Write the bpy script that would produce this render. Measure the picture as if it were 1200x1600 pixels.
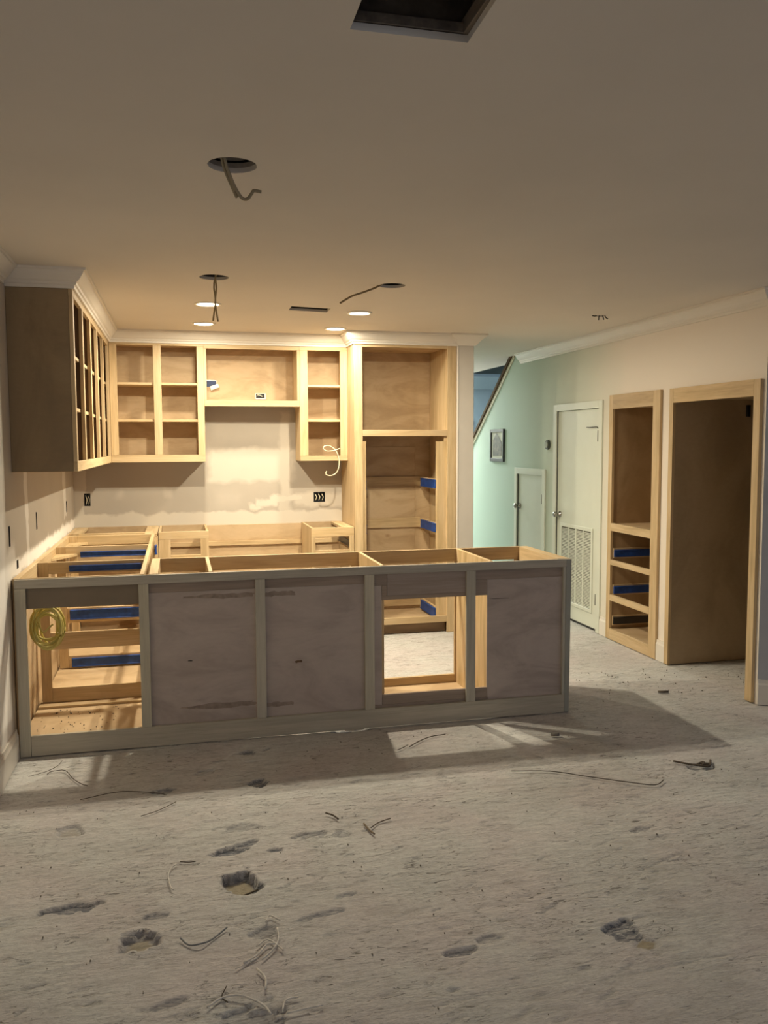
import bpy, bmesh, math, random
import numpy as np
from mathutils import Vector, Matrix

for o in list(bpy.data.objects):
    bpy.data.objects.remove(o)
S = bpy.context.scene
COL = S.collection

# ------------------------------------------------------------------ camera
F_PX = 1325.7
YAW, PITCH, ROLL = 0.23743, 0.07989, -0.00376
cam_d = bpy.data.cameras.new('camera')
cam_d.sensor_fit = 'VERTICAL'
cam_d.sensor_height = 36.0
cam_d.lens = 36.0 * F_PX / 1600.0
cam_d.clip_start = 0.02
cam = bpy.data.objects.new('camera', cam_d)
COL.objects.link(cam)
Fv = Vector((math.sin(YAW) * math.cos(PITCH), math.cos(YAW) * math.cos(PITCH), -math.sin(PITCH)))
Rv = Vector((math.cos(YAW), -math.sin(YAW), 0))
Uv = Rv.cross(Fv)
R2 = Rv * math.cos(ROLL) + Uv * math.sin(ROLL)
U2 = -Rv * math.sin(ROLL) + Uv * math.cos(ROLL)
mw = Matrix((R2, U2, -Fv)).transposed().to_4x4()
mw.translation = Vector((0.8012, -4.3425, 1.5219))
cam.matrix_world = mw
S.camera = cam

# ------------------------------------------------------------------ light, world, exposure
S.view_settings.view_transform = 'Standard'
S.view_settings.look = 'None'
S.view_settings.gamma = 1.0
S.view_settings.use_curve_mapping = False
S.view_settings.exposure = 0.15
S.cycles.max_bounces = 10
S.cycles.diffuse_bounces = 7

world = bpy.data.worlds.new('world')
S.world = world
world.use_nodes = True
world.node_tree.nodes['Background'].inputs[0].default_value = (0.76, 0.83, 1.0, 1)
world.node_tree.nodes['Background'].inputs[1].default_value = 0.31

CAN_POWER = 27
CAN_COL = (1.0, 0.885, 0.67)


def area(name, loc, rot, sx, sy, power, col):
    d = bpy.data.lights.new(name, 'AREA')
    d.shape = 'RECTANGLE'
    d.size, d.size_y = sx, sy
    d.energy = power
    d.color = col
    o = bpy.data.objects.new(name, d)
    o.location = loc
    o.rotation_euler = rot
    COL.objects.link(o)
    return o


# ceiling fixtures of the hall behind the kitchen and daylight of the stair well
area('hall_light', (3.45, 6.3, 2.34), (0, 0, 0), 0.6, 1.2, 125, (0.93, 1.0, 0.92))
area('stairwell_daylight', (5.6, 5.2, 3.6), (math.radians(-25), 0, 0), 1.2, 1.2, 12, (0.40, 0.66, 1.0))
area('rear_fill_light', (2.2, -5.2, 2.3), (math.radians(25), 0, 0), 1.2, 0.8, 11, (1.0, 0.96, 0.92))  # unseen fill light behind the camera that lifts the foreground

# ------------------------------------------------------------------ constants of the place
ZC = 2.385
ZT = 2.293
ZU = 1.390
H = 0.876
XR = 4.057
YB = 2.694
YT = 2.141
YU = 2.410
XU = 0.311
rnd = random.Random(7)


# ------------------------------------------------------------------ materials
def mat(name):
    m = bpy.data.materials.new(name)
    m.use_nodes = True
    nt = m.node_tree
    b = nt.nodes['Principled BSDF']
    return m, nt, b


def N(nt, t, **kw):
    n = nt.nodes.new(t)
    for k, v in kw.items():
        if k.startswith('i_'):
            n.inputs[k[2:].replace('_', ' ')].default_value = v
        else:
            setattr(n, k, v)
    return n


def ramp(nt, fac, stops):
    r = nt.nodes.new('ShaderNodeValToRGB')
    el = r.color_ramp.elements
    while len(el) < len(stops):
        el.new(0.5)
    for e, (p, c) in zip(el, stops):
        e.position = p
        e.color = (*c, 1) if len(c) == 3 else c
    nt.links.new(fac, r.inputs[0])
    return r.outputs[0]


def mix(nt, fac, a, b, mode='MIX'):
    m = nt.nodes.new('ShaderNodeMix')
    m.data_type = 'RGBA'
    m.blend_type = mode
    for idx, v in ((0, fac), (6, a), (7, b)):
        if hasattr(v, 'links'):
            nt.links.new(v, m.inputs[idx])
        elif idx == 0:
            m.inputs[0].default_value = v
        else:
            m.inputs[idx].default_value = (*v, 1)
    return m.outputs[2]


def math_(nt, op, a, b=None, c=None):
    m = nt.nodes.new('ShaderNodeMath')
    m.operation = op
    for i, v in enumerate((a, b, c)):
        if v is None:
            continue
        if hasattr(v, 'links'):
            nt.links.new(v, m.inputs[i])
        else:
            m.inputs[i].default_value = v
    return m.outputs[0]


def coords(nt, scale, per_object=True):
    tc = nt.nodes.new('ShaderNodeTexCoord')
    mp = nt.nodes.new('ShaderNodeMapping')
    mp.inputs['Scale'].default_value = scale
    nt.links.new(tc.outputs['Object'], mp.inputs[0])
    if per_object:
        oi = nt.nodes.new('ShaderNodeObjectInfo')
        sc = nt.nodes.new('ShaderNodeVectorMath')
        sc.operation = 'SCALE'
        sc.inputs[3].default_value = 37.0
        cb = nt.nodes.new('ShaderNodeCombineXYZ')
        for i in range(3):
            nt.links.new(oi.outputs['Random'], cb.inputs[i])
        nt.links.new(cb.outputs[0], sc.inputs[0])
        nt.links.new(sc.outputs[0], mp.inputs['Location'])
    return mp.outputs[0]


def noise(nt, vec, scale, detail=4, rough=0.55, dist=0.0):
    n = nt.nodes.new('ShaderNodeTexNoise')
    n.inputs['Scale'].default_value = scale
    n.inputs['Detail'].default_value = detail
    n.inputs['Roughness'].default_value = rough
    n.inputs['Distortion'].default_value = dist
    nt.links.new(vec, n.inputs['Vector'])
    return n.outputs[0]


def bump(nt, b, h, strength, dist=0.001):
    n = nt.nodes.new('ShaderNodeBump')
    n.inputs['Strength'].default_value = strength
    n.inputs['Distance'].default_value = dist
    nt.links.new(h, n.inputs['Height'])
    nt.links.new(n.outputs[0], b.inputs['Normal'])


def wood(name, axis, c0, c1, c2, rough=0.55, dens=1.0, blotch=0.35):
    """solid timber with the grain along one axis"""
    m, nt, b = mat(name)
    sc = {'x': (1.2, 14, 14), 'y': (14, 1.2, 14), 'z': (14, 14, 1.2)}[axis]
    v = coords(nt, tuple(s * dens for s in sc))
    g = noise(nt, v, 1.6, 5, 0.6, 0.6)
    col = ramp(nt, g, [(0.28, c0), (0.5, c1), (0.72, c2)])
    sc2 = {'x': (6, 160, 160), 'y': (160, 6, 160), 'z': (160, 160, 6)}[axis]
    f = noise(nt, coords(nt, sc2), 1.0, 2)
    fine = ramp(nt, f, [(0.3, (0.86, 0.85, 0.83)), (0.7, (1.05, 1.05, 1.05))])
    col = mix(nt, 0.8, col, fine, 'MULTIPLY')
    oi = nt.nodes.new('ShaderNodeObjectInfo')
    tone = ramp(nt, oi.outputs['Random'], [(0.0, (0.90, 0.87, 0.84)), (0.5, (1, 1, 1)), (1.0, (1.03, 1.0, 0.93))])
    col = mix(nt, 1.0, col, tone, 'MULTIPLY')
    nt.links.new(col, b.inputs['Base Color'])
    b.inputs['Roughness'].default_value = rough
    bump(nt, b, f, 0.15)
    return m


def ply(name, c0, c1, c2, stretch=(2.0, 2.0, 5.0), rough=0.6, knots=True):
    """rotary cut plywood: cloudy figure with contour lines"""
    m, nt, b = mat(name)
    v = coords(nt, stretch)
    g = noise(nt, v, 1.2, 4, 0.6, 1.2)
    w = math_(nt, 'MULTIPLY', g, 14.0)
    w = math_(nt, 'SINE', w)
    w = math_(nt, 'MULTIPLY_ADD', w, 0.06, g)
    col = ramp(nt, w, [(0.25, c0), (0.5, c1), (0.75, c2)])
    f = noise(nt, coords(nt, (26, 26, 60)), 1.0, 3)
    col = mix(nt, 0.8, col, ramp(nt, f, [(0.3, (0.95, 0.945, 0.94)), (0.7, (1.02, 1.02, 1.02))]), 'MULTIPLY')
    if knots:
        vo = nt.nodes.new('ShaderNodeTexVoronoi')
        vo.inputs['Scale'].default_value = 1.9
        nt.links.new(coords(nt, (1, 1, 1.6)), vo.inputs['Vector'])
        k = ramp(nt, vo.outputs['Distance'], [(0.0, (0.40, 0.30, 0.22)), (0.022, (0.62, 0.5, 0.4)), (0.06, (1, 1, 1))])
        col = mix(nt, 0.7, col, k, 'MULTIPLY')
    nt.links.new(col, b.inputs['Base Color'])
    b.inputs['Roughness'].default_value = rough
    bump(nt, b, f, 0.1)
    return m


MC = ((0.44, 0.315, 0.165), (0.57, 0.425, 0.24), (0.64, 0.50, 0.31))
MX = wood('maple_grain_x', 'x', *MC)
MY = wood('maple_grain_y', 'y', *MC)
MZ = wood('maple_grain_z', 'z', *MC)
PC = ((0.44, 0.36, 0.20), (0.54, 0.45, 0.27), (0.66, 0.56, 0.37))
PZ = wood('poplar_grain_z', 'z', (0.42, 0.30, 0.14), (0.62, 0.46, 0.25), (0.72, 0.57, 0.36), dens=0.7)
FX = wood('poplar_frame_x', 'x', (0.38, 0.355, 0.30), (0.45, 0.42, 0.355), (0.51, 0.48, 0.41))
FZ = wood('poplar_frame_z', 'z', (0.42, 0.395, 0.325), (0.50, 0.475, 0.395), (0.57, 0.54, 0.455))
PLY = ply('maple_plywood', (0.42, 0.295, 0.165), (0.49, 0.355, 0.205), (0.56, 0.415, 0.255))
PLYR = ply('island_plywood', (0.37, 0.31, 0.27), (0.44, 0.37, 0.33), (0.51, 0.44, 0.39), (1.5, 1.5, 4.0))
NAIL = wood('nailer_birch', 'x', (0.24, 0.19, 0.155), (0.31, 0.245, 0.20), (0.38, 0.30, 0.245))
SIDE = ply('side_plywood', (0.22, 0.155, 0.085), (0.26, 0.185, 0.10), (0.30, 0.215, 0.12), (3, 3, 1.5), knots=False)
DARKPLY = ply('dark_plywood', (0.30, 0.20, 0.10), (0.36, 0.245, 0.13), (0.42, 0.30, 0.17), (3, 3, 1.0), knots=False)


def plain(name, col, rough=0.6, metal=0.0, var=0.06, scale=6.0, bmp=0.0):
    m, nt, b = mat(name)
    n = noise(nt, coords(nt, (1, 1, 1), False), scale, 4)
    lo = tuple(c * (1 - var) for c in col)
    hi = tuple(min(1, c * (1 + var)) for c in col)
    nt.links.new(ramp(nt, n, [(0.3, lo), (0.7, hi)]), b.inputs['Base Color'])
    b.inputs['Roughness'].default_value = rough
    b.inputs['Metallic'].default_value = metal
    if bmp:
        bump(nt, b, noise(nt, coords(nt, (1, 1, 1), False), 120, 3), bmp, 0.001)
    return m


TRIM = plain('trim_paint', (0.72, 0.68, 0.61), 0.4, var=0.02)
CEIL = plain('ceiling_paint', (0.68, 0.63, 0.56), 0.9, var=0.03, scale=1.5, bmp=0.1)
BLUE = plain('blue_film', (0.010, 0.055, 0.25), 0.5, var=0.35, scale=25)
STEEL = plain('slide_steel', (0.07, 0.07, 0.075), 0.35, 0.8)
CHROME = plain('chrome', (0.42, 0.41, 0.38), 0.25, 1.0)
HINGE = plain('hinge_metal', (0.10, 0.09, 0.07), 0.4, 0.8)
BLACK = plain('black_frame', (0.012, 0.012, 0.012), 0.4)
VOID = plain('dark_cavity', (0.05, 0.045, 0.04), 0.9, var=0.4, scale=20)  # near-black stands for the unlit depth of holes and wall cavities
BOXB = plain('blue_box_plastic', (0.01, 0.03, 0.11), 0.5)
BOXK = plain('black_box_plastic', (0.012, 0.012, 0.014), 0.5)
WIRE = plain('white_cable', (0.72, 0.66, 0.48), 0.5)
WIREG = plain('aged_cable', (0.27, 0.22, 0.14), 0.6)
WIREB = plain('bare_wire_ends', (0.03, 0.028, 0.025), 0.5)
DOOR = plain('door_paint', (0.66, 0.69, 0.60), 0.45, var=0.02)
PILLAR = plain('pillar_paint', (0.58, 0.55, 0.50), 0.7, var=0.03)
OAK = plain('stair_cap_wood', (0.075, 0.038, 0.012), 0.9, var=0.3)
PLASTIC = plain('white_plastic', (0.8, 0.78, 0.72), 0.4)
TWINE = plain('pale_twine', (0.66, 0.63, 0.58), 0.9, var=0.2, scale=60)
TWINED = plain('brown_twine', (0.09, 0.07, 0.05), 0.9, var=0.2, scale=60)
CHIP = plain('rubble', (0.20, 0.18, 0.15), 0.9, var=0.4, scale=60)
PINE = wood('toe_board', 'x', (0.15, 0.09, 0.04), (0.2, 0.125, 0.06), (0.26, 0.17, 0.09))

# yellow jacket cable
m, nt, b = mat('yellow_cable')
n = noise(nt, coords(nt, (1, 1, 1)), 9, 3)
nt.links.new(ramp(nt, n, [(0.3, (0.48, 0.40, 0.08)), (0.7, (0.68, 0.58, 0.20))]), b.inputs['Base Color'])
b.inputs['Roughness'].default_value = 0.4
YEL = m

# lens of the lit cans
m, nt, b = mat('lit_lens')
b.inputs['Emission Color'].default_value = (1.0, 0.86, 0.62, 1)
b.inputs['Emission Strength'].default_value = 14
LENS = m


def box_mask(nt, px, pz, x0, x1, z0, z1, soft=0.01):
    """1 inside the rectangle of wall coordinates"""
    def edge(v, a, sgn):
        t = math_(nt, 'SUBTRACT', v, a) if sgn > 0 else math_(nt, 'SUBTRACT', a, v)
        t = math_(nt, 'DIVIDE', t, soft)
        t.node.use_clamp = True
        return t
    k = math_(nt, 'MULTIPLY', edge(px, x0, 1), edge(px, x1, -1))
    k = math_(nt, 'MULTIPLY', k, math_(nt, 'MULTIPLY', edge(pz, z0, 1), edge(pz, z1, -1)))
    return k


def drywall(name, axis, base, mud, patches, rough=0.85):
    """board painted in one colour with bands and dabs of joint compound"""
    m, nt, b = mat(name)
    tc = nt.nodes.new('ShaderNodeTexCoord')
    nz = nt.nodes.new('ShaderNodeTexNoise')
    nz.inputs['Scale'].default_value = 7
    nz.inputs['Detail'].default_value = 5
    nt.links.new(tc.outputs['Object'], nz.inputs['Vector'])
    dv = nt.nodes.new('ShaderNodeVectorMath')
    dv.operation = 'MULTIPLY_ADD'
    dv.inputs[1].default_value = (0.12, 0.12, 0.12)
    nt.links.new(nz.outputs['Color'], dv.inputs[0])
    nt.links.new(tc.outputs['Object'], dv.inputs[2])
    sp = nt.nodes.new('ShaderNodeSeparateXYZ')
    nt.links.new(dv.outputs[0], sp.inputs[0])
    px = sp.outputs[axis]
    pz = sp.outputs[2]
    tot = None
    for (x0, x1, z0, z1, soft, a) in patches:
        k = math_(nt, 'MULTIPLY', box_mask(nt, px, pz, x0 + .06, x1 + .06, z0 + .06, z1 + .06, soft), a)
        tot = k if tot is None else math_(nt, 'MAXIMUM', tot, k)
    n = noise(nt, tc.outputs['Object'], 2.5, 5)
    bc = ramp(nt, n, [(0.3, tuple(c * 0.96 for c in base)), (0.7, tuple(c * 1.04 for c in base))])
    col = mix(nt, tot, bc, mud) if tot is not None else bc
    nt.links.new(col, b.inputs['Base Color'])
    b.inputs['Roughness'].default_value = rough
    return m


GREYB, MUD = (0.43, 0.385, 0.325), (0.66, 0.61, 0.52)
WB = drywall('back_wall_paint', 0, GREYB, MUD, [
    (-.2, .085, .7, 2.4, .01, .7), (-.2, 3.2, .80, .985, .02, .8),
    (.30, .40, 1.08, 1.18, .04, .3), (.66, .77, 1.07, 1.19, .04, .35),
    (1.03, 1.04, .8, 2.0, .01, .3), (1.03, 1.75, 1.20, 1.50, .04, .62), (1.03, 1.80, 1.50, 1.80, .1, .25), (1.03, 1.35, .95, 1.2, .1, .2),
    (1.60, 1.72, .80, 1.8, .03, .6), (1.34, 1.48, .985, 1.04, .02, .8), (1.40, 1.62, 1.01, 1.08, .02, .8), (1.52, 1.80, 1.04, 1.115, .02, .8),
    (1.72, 2.2, .99, 1.13, .03, .6), (1.8, 2.2, 1.13, 1.22, .08, .4)])
WL = drywall('left_wall_paint', 1, (0.50, 0.45, 0.38), (0.82, 0.79, 0.735), [
    (.50, .60, .8, 2.4, .01, .8), (2.05, 2.2, 1.0, 2.4, .01, .6), (-.2, 3, .86, .96, .02, .7), (-.15, .2, .9, 1.05, .05, .7),
    (-7.2, -.01, -.2, 2.6, .08, 1.0)])
AQUA = (0.52, 0.61, 0.51)
m, nt, b = mat('aqua_wall_paint')
tc = nt.nodes.new('ShaderNodeTexCoord')
sp = nt.nodes.new('ShaderNodeSeparateXYZ')
nt.links.new(tc.outputs['Object'], sp.inputs[0])
nz = noise(nt, tc.outputs['Object'], 3, 4)
yy = math_(nt, 'MULTIPLY_ADD', nz, 0.25, sp.outputs[1])
# warm light near the built-ins and cool light beyond, put into the aqua paint
col = ramp(nt, math_(nt, 'MULTIPLY', yy, 0.25), [(0.38, (0.78, 0.72, 0.64)), (0.52, (0.66, 0.67, 0.58)), (0.80, AQUA), (1.0, (0.46, 0.59, 0.52))])
nt.links.new(col, b.inputs['Base Color'])
b.inputs['Roughness'].default_value = 0.75
WR = m
WSH = plain('daylight_tinted_wall', (0.46, 0.47, 0.50), 0.8, var=0.03)  # cool daylight on the return wall is put into this grey-blue
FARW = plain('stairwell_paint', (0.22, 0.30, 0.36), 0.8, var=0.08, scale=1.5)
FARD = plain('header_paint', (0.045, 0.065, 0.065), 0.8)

# concrete slab: colour attribute "mark" = exposed bluish mastic in the gouges
m, nt, b = mat('scraped_concrete')
tc = nt.nodes.new('ShaderNodeTexCoord')
mp = nt.nodes.new('ShaderNodeMapping')
mp.inputs['Scale'].default_value = (1.0, 3.6, 1.0)
mp.inputs['Rotation'].default_value = (0, 0, math.radians(6))
nt.links.new(tc.outputs['Object'], mp.inputs[0])
v = mp.outputs[0]
big = noise(nt, tc.outputs['Object'], 1.3, 5, 0.6)
strk = noise(nt, v, 9, 6, 0.65, 0.5)
fine = noise(nt, tc.outputs['Object'], 90, 3, 0.6)
col = ramp(nt, big, [(0.25, (0.48, 0.465, 0.46)), (0.5, (0.57, 0.56, 0.565)), (0.75, (0.63, 0.62, 0.625))])
col = mix(nt, 0.75, col, ramp(nt, strk, [(0.30, (0.70, 0.68, 0.66)), (0.48, (0.96, 0.96, 0.96)), (0.70, (1.10, 1.10, 1.08))]), 'MULTIPLY')
fs = noise(nt, v, 42, 6, 0.75, 0.3)
col = mix(nt, 0.85, col, ramp(nt, fs, [(0.34, (0.72, 0.70, 0.69)), (0.50, (0.98, 0.98, 0.98)), (0.66, (1.10, 1.10, 1.09))]), 'MULTIPLY')
hue = noise(nt, tc.outputs['Object'], 2.4, 3)
col = mix(nt, 1.0, col, ramp(nt, hue, [(0.35, (1.0, 0.955, 0.93)), (0.6, (0.985, 1.0, 0.96))]), 'MULTIPLY')
# broken hairline cracks: contour lines of a stretched noise
cn = noise(nt, v, 3.2, 7, 0.62, 0.8)
cd = math_(nt, 'ABSOLUTE', math_(nt, 'SUBTRACT', cn, 0.5))
crk = ramp(nt, cd, [(0.0, (1, 1, 1)), (0.0045, (0, 0, 0))])
crk = mix(nt, 1.0, crk, ramp(nt, noise(nt, tc.outputs['Object'], 5.0, 4, 0.7), [(0.50, (0, 0, 0)), (0.58, (1, 1, 1))]), 'MULTIPLY')
col = mix(nt, math_(nt, 'MULTIPLY', crk, 0.8), col, (0.16, 0.15, 0.14))
# narrow scratches and pits
scr = noise(nt, v, 24, 3, 0.55, 0.9)
scm = ramp(nt, scr, [(0.325, (1, 1, 1)), (0.365, (0, 0, 0))])
brd = ramp(nt, noise(nt, tc.outputs['Object'], 1.9, 3), [(0.42, (0, 0, 0)), (0.6, (1, 1, 1))])
scm = mix(nt, 1.0, scm, brd, 'MULTIPLY')
col = mix(nt, scm, col, (0.20, 0.185, 0.165))
dust = ramp(nt, noise(nt, tc.outputs['Object'], 45, 2), [(0.70, (0, 0, 0)), (0.76, (1, 1, 1))])
col = mix(nt, math_(nt, 'MULTIPLY', dust, 0.5), col, (0.62, 0.60, 0.56))
at = nt.nodes.new('ShaderNodeAttribute')
at.attribute_name = 'mark'
mk = nt.nodes.new('ShaderNodeSeparateColor')
nt.links.new(at.outputs['Color'], mk.inputs[0])
brk = ramp(nt, noise(nt, v, 30, 4, 0.7, 0.8), [(0.38, (0.25, 0.25, 0.25)), (0.56, (1, 1, 1))])
col = mix(nt, math_(nt, 'MULTIPLY', mk.outputs[0], brk), col, mix(nt, fine, (0.05, 0.065, 0.10), (0.17, 0.18, 0.205)))
col = mix(nt, mk.outputs[1], col, mix(nt, fine, (0.30, 0.26, 0.19), (0.44, 0.39, 0.28)))
nt.links.new(col, b.inputs['Base Color'])
b.inputs['Roughness'].default_value = 0.92
hgt = math_(nt, 'MULTIPLY_ADD', strk, 1.0, math_(nt, 'MULTIPLY', fine, 0.3))
hgt = math_(nt, 'MULTIPLY_ADD', scm, -0.7, hgt)
hgt = math_(nt, 'MULTIPLY_ADD', crk, -0.4, hgt)
hgt = math_(nt, 'MULTIPLY_ADD', fs, 0.55, hgt)
bump(nt, b, hgt, 0.9, 0.008)
CONC = m


# ------------------------------------------------------------------ builders
WL_ = {}          # world location of every parent (no rotations used on parents)


def link(name, me, m=None, loc=(0, 0, 0), parent=None, label=None, kind=None):
    o = bpy.data.objects.new(name, me)
    COL.objects.link(o)
    loc = Vector(loc)
    WL_[o.name] = loc.copy()
    if parent is not None:
        o.parent = parent
        loc = loc - WL_[parent.name]
    o.location = loc
    if m is not None:
        me.materials.append(m)
    if label:
        o['label'] = label
    if kind:
        o['kind'] = kind
    return o


def thing(name, label, cat, loc, group=None):
    o = bpy.data.objects.new(name, None)
    COL.objects.link(o)
    o.location = loc
    o.empty_display_size = 0.05
    WL_[o.name] = Vector(loc)
    o['label'] = label
    o['category'] = cat
    if group:
        o['group'] = group
    return o


def tag(o, label, cat, group=None):
    o['label'] = label
    o['category'] = cat
    if group:
        o['group'] = group
    return o


def bm_box(bm, b, bev=0.0):
    x0, x1, y0, y1, z0, z1 = b
    vs = [bm.verts.new(p) for p in ((x0, y0, z0), (x1, y0, z0), (x1, y1, z0), (x0, y1, z0),
                                    (x0, y0, z1), (x1, y0, z1), (x1, y1, z1), (x0, y1, z1))]
    fs = [bm.faces.new([vs[i] for i in q]) for q in
          ((0, 3, 2, 1), (4, 5, 6, 7), (0, 1, 5, 4), (1, 2, 6, 5), (2, 3, 7, 6), (3, 0, 4, 7))]
    if bev:
        es = {e for f in fs for e in f.edges}
        bmesh.ops.bevel(bm, geom=list(es), offset=bev, segments=1, affect='EDGES', profile=0.5)


def B(name, boxes, m, parent=None, bev=0.0012, label=None, kind=None):
    """one mesh object out of boxes given in world coordinates"""
    if not isinstance(boxes, list):
        boxes = [boxes]
    a = np.array(boxes, float)
    c = Vector(((a[:, 0].min() + a[:, 1].max()) / 2, (a[:, 2].min() + a[:, 3].max()) / 2, a[:, 4].min()))
    bm = bmesh.new()
    for bx in boxes:
        bm_box(bm, (bx[0] - c.x, bx[1] - c.x, bx[2] - c.y, bx[3] - c.y, bx[4] - c.z, bx[5] - c.z), bev)
    me = bpy.data.meshes.new(name)
    bm.to_mesh(me)
    bm.free()
    return link(name, me, m, c, parent, label, kind)


def poly_prism(name, pts, axis, t0, t1, m, parent=None, kind=None, label=None):
    """polygon (2D) in the plane across axis, from t0 to t1"""
    def P3(p, t):
        return {'x': (t, p[0], p[1]), 'y': (p[0], t, p[1]), 'z': (p[0], p[1], t)}[axis]
    bm = bmesh.new()
    a = [bm.verts.new(P3(p, t0)) for p in pts]
    c = [bm.verts.new(P3(p, t1)) for p in pts]
    bm.faces.new(a)
    bm.faces.new(c[::-1])
    n = len(pts)
    for i in range(n):
        bm.faces.new((a[i], c[i], c[(i + 1) % n], a[(i + 1) % n]))
    bmesh.ops.recalc_face_normals(bm, faces=bm.faces)
    me = bpy.data.meshes.new(name)
    bm.to_mesh(me)
    bm.free()
    base = Vector(WL_[parent.name]) if parent else Vector((0, 0, 0))
    if parent:
        me.transform(Matrix.Translation(-base))
    return link(name, me, m, base, parent, label, kind)


def plate(name, outer, holes, plane, at, thick, m, kind='structure', jag=None):
    """flat slab with holes; plane 'z' -> (x,y), 'x' -> (y,z), 'y' -> (x,z)"""
    cu = bpy.data.curves.new(name, 'CURVE')
    cu.dimensions = '2D'
    cu.fill_mode = 'BOTH'
    cu.extrude = thick / 2
    for pts in [outer] + holes:
        s = cu.splines.new('POLY')
        s.points.add(len(pts) - 1)
        for i, p in enumerate(pts):
            s.points[i].co = (p[0], p[1], 0, 1)
        s.use_cyclic_u = True
    o = bpy.data.objects.new('tmp', cu)
    COL.objects.link(o)
    dg = bpy.context.evaluated_depsgraph_get()
    me = bpy.data.meshes.new_from_object(o.evaluated_get(dg))
    bpy.data.objects.remove(o)
    me.name = name
    mid = at + thick / 2
    if plane == 'z':
        M = Matrix.Translation((0, 0, mid))
    elif plane == 'x':   # local (u,v,w) -> (mid+w, u, v)
        M = Matrix(((0, 0, 1, mid), (1, 0, 0, 0), (0, 1, 0, 0), (0, 0, 0, 1)))
    else:                # (u, v, w) -> (u, mid-w, v)
        M = Matrix(((1, 0, 0, 0), (0, 0, -1, mid), (0, 1, 0, 0), (0, 0, 0, 1)))
    me.transform(M)
    me.materials.clear()
    return link(name, me, m, (0, 0, 0), None, None, kind)


def circ(x, y, r, n=32, j=0.0):
    return [(x + (r + rnd.uniform(-j, j)) * math.cos(2 * math.pi * k / n),
             y + (r + rnd.uniform(-j, j)) * math.sin(2 * math.pi * k / n)) for k in range(n)]


def rect(a0, a1, b0, b1):
    return [(a0, b0), (a1, b0), (a1, b1), (a0, b1)]


def sweep(name, path, prof, m, kind='structure', parent=None, flip=1):
    """profile (d outwards, z) along a horizontal path, mitred; outwards = right of travel"""
    n = len(path)
    P = [Vector((p[0], p[1])) for p in path]
    rings = []
    for i in range(n):
        d0 = (P[i] - P[i - 1]).normalized() if i else None
        d1 = (P[i + 1] - P[i]).normalized() if i < n - 1 else None
        n0 = Vector((d0.y, -d0.x)) if d0 else None
        n1 = Vector((d1.y, -d1.x)) if d1 else None
        if n0 and n1:
            mt = (n0 + n1) / (1 + n0.dot(n1))
        else:
            mt = n0 or n1
        rings.append([(P[i].x + mt.x * d * flip, P[i].y + mt.y * d * flip, z) for d, z in prof])
    bm = bmesh.new()
    R = [[bm.verts.new(p) for p in r] for r in rings]
    k = len(prof)
    for i in range(n - 1):
        for j in range(k):
            bm.faces.new((R[i][j], R[i + 1][j], R[i + 1][(j + 1) % k], R[i][(j + 1) % k]))
    bm.faces.new(R[0])
    bm.faces.new(R[-1][::-1])
    bmesh.ops.recalc_face_normals(bm, faces=bm.faces)
    me = bpy.data.meshes.new(name)
    bm.to_mesh(me)
    bm.free()
    base = Vector(WL_[parent.name]) if parent else Vector((0, 0, 0))
    me.transform(Matrix.Translation(-base))
    return link(name, me, m, base, parent, None, kind)


def tube_bm(bm, pts, r, seg=8, sub=6, taper=False):
    P = [Vector(p) for p in pts]
    # Catmull-Rom
    C = []
    if len(P) > 2 and sub > 1:
        Q = [2 * P[0] - P[1]] + P + [2 * P[-1] - P[-2]]
        for i in range(1, len(Q) - 2):
            for s in range(sub):
                t = s / sub
                a, b_, c, d = Q[i - 1], Q[i], Q[i + 1], Q[i + 2]
                C.append(0.5 * ((2 * b_) + (c - a) * t + (2 * a - 5 * b_ + 4 * c - d) * t * t + (3 * b_ - a - 3 * c + d) * t ** 3))
        C.append(P[-1])
    else:
        C = P
    rings = []
    up = Vector((0.13, 0.21, 0.97)).normalized()
    for i, p in enumerate(C):
        t = (C[min(i + 1, len(C) - 1)] - C[max(i - 1, 0)]).normalized()
        a = t.cross(up)
        if a.length < 0.1:
            a = t.cross(Vector((1, 0, 0)))
        a.normalize()
        b_ = t.cross(a)
        up = -b_ if False else up
        rr = r * (1 if not taper else (1 - 0.6 * i / len(C)))
        rings.append([bm.verts.new(p + (a * math.cos(2 * math.pi * k / seg) + b_ * math.sin(2 * math.pi * k / seg)) * rr) for k in range(seg)])
    for i in range(len(rings) - 1):
        for k in range(seg):
            bm.faces.new((rings[i][k], rings[i][(k + 1) % seg], rings[i + 1][(k + 1) % seg], rings[i + 1][k]))
    bm.faces.new(rings[0][::-1])
    bm.faces.new(rings[-1])


def tube(name, paths, r, m, parent=None, seg=8, sub=6, label=None, smooth=True, taper=False):
    if isinstance(paths[0][0], (int, float)):
        paths = [paths]
    c = Vector(paths[0][0])
    bm = bmesh.new()
    for p in paths:
        tube_bm(bm, [Vector(q) - c for q in p], r, seg, sub, taper)
    bmesh.ops.recalc_face_normals(bm, faces=bm.faces)
    me = bpy.data.meshes.new(name)
    bm.to_mesh(me)
    bm.free()
    if smooth:
        for f in me.polygons:
            f.use_smooth = True
    return link(name, me, m, c, parent, label)


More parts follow.
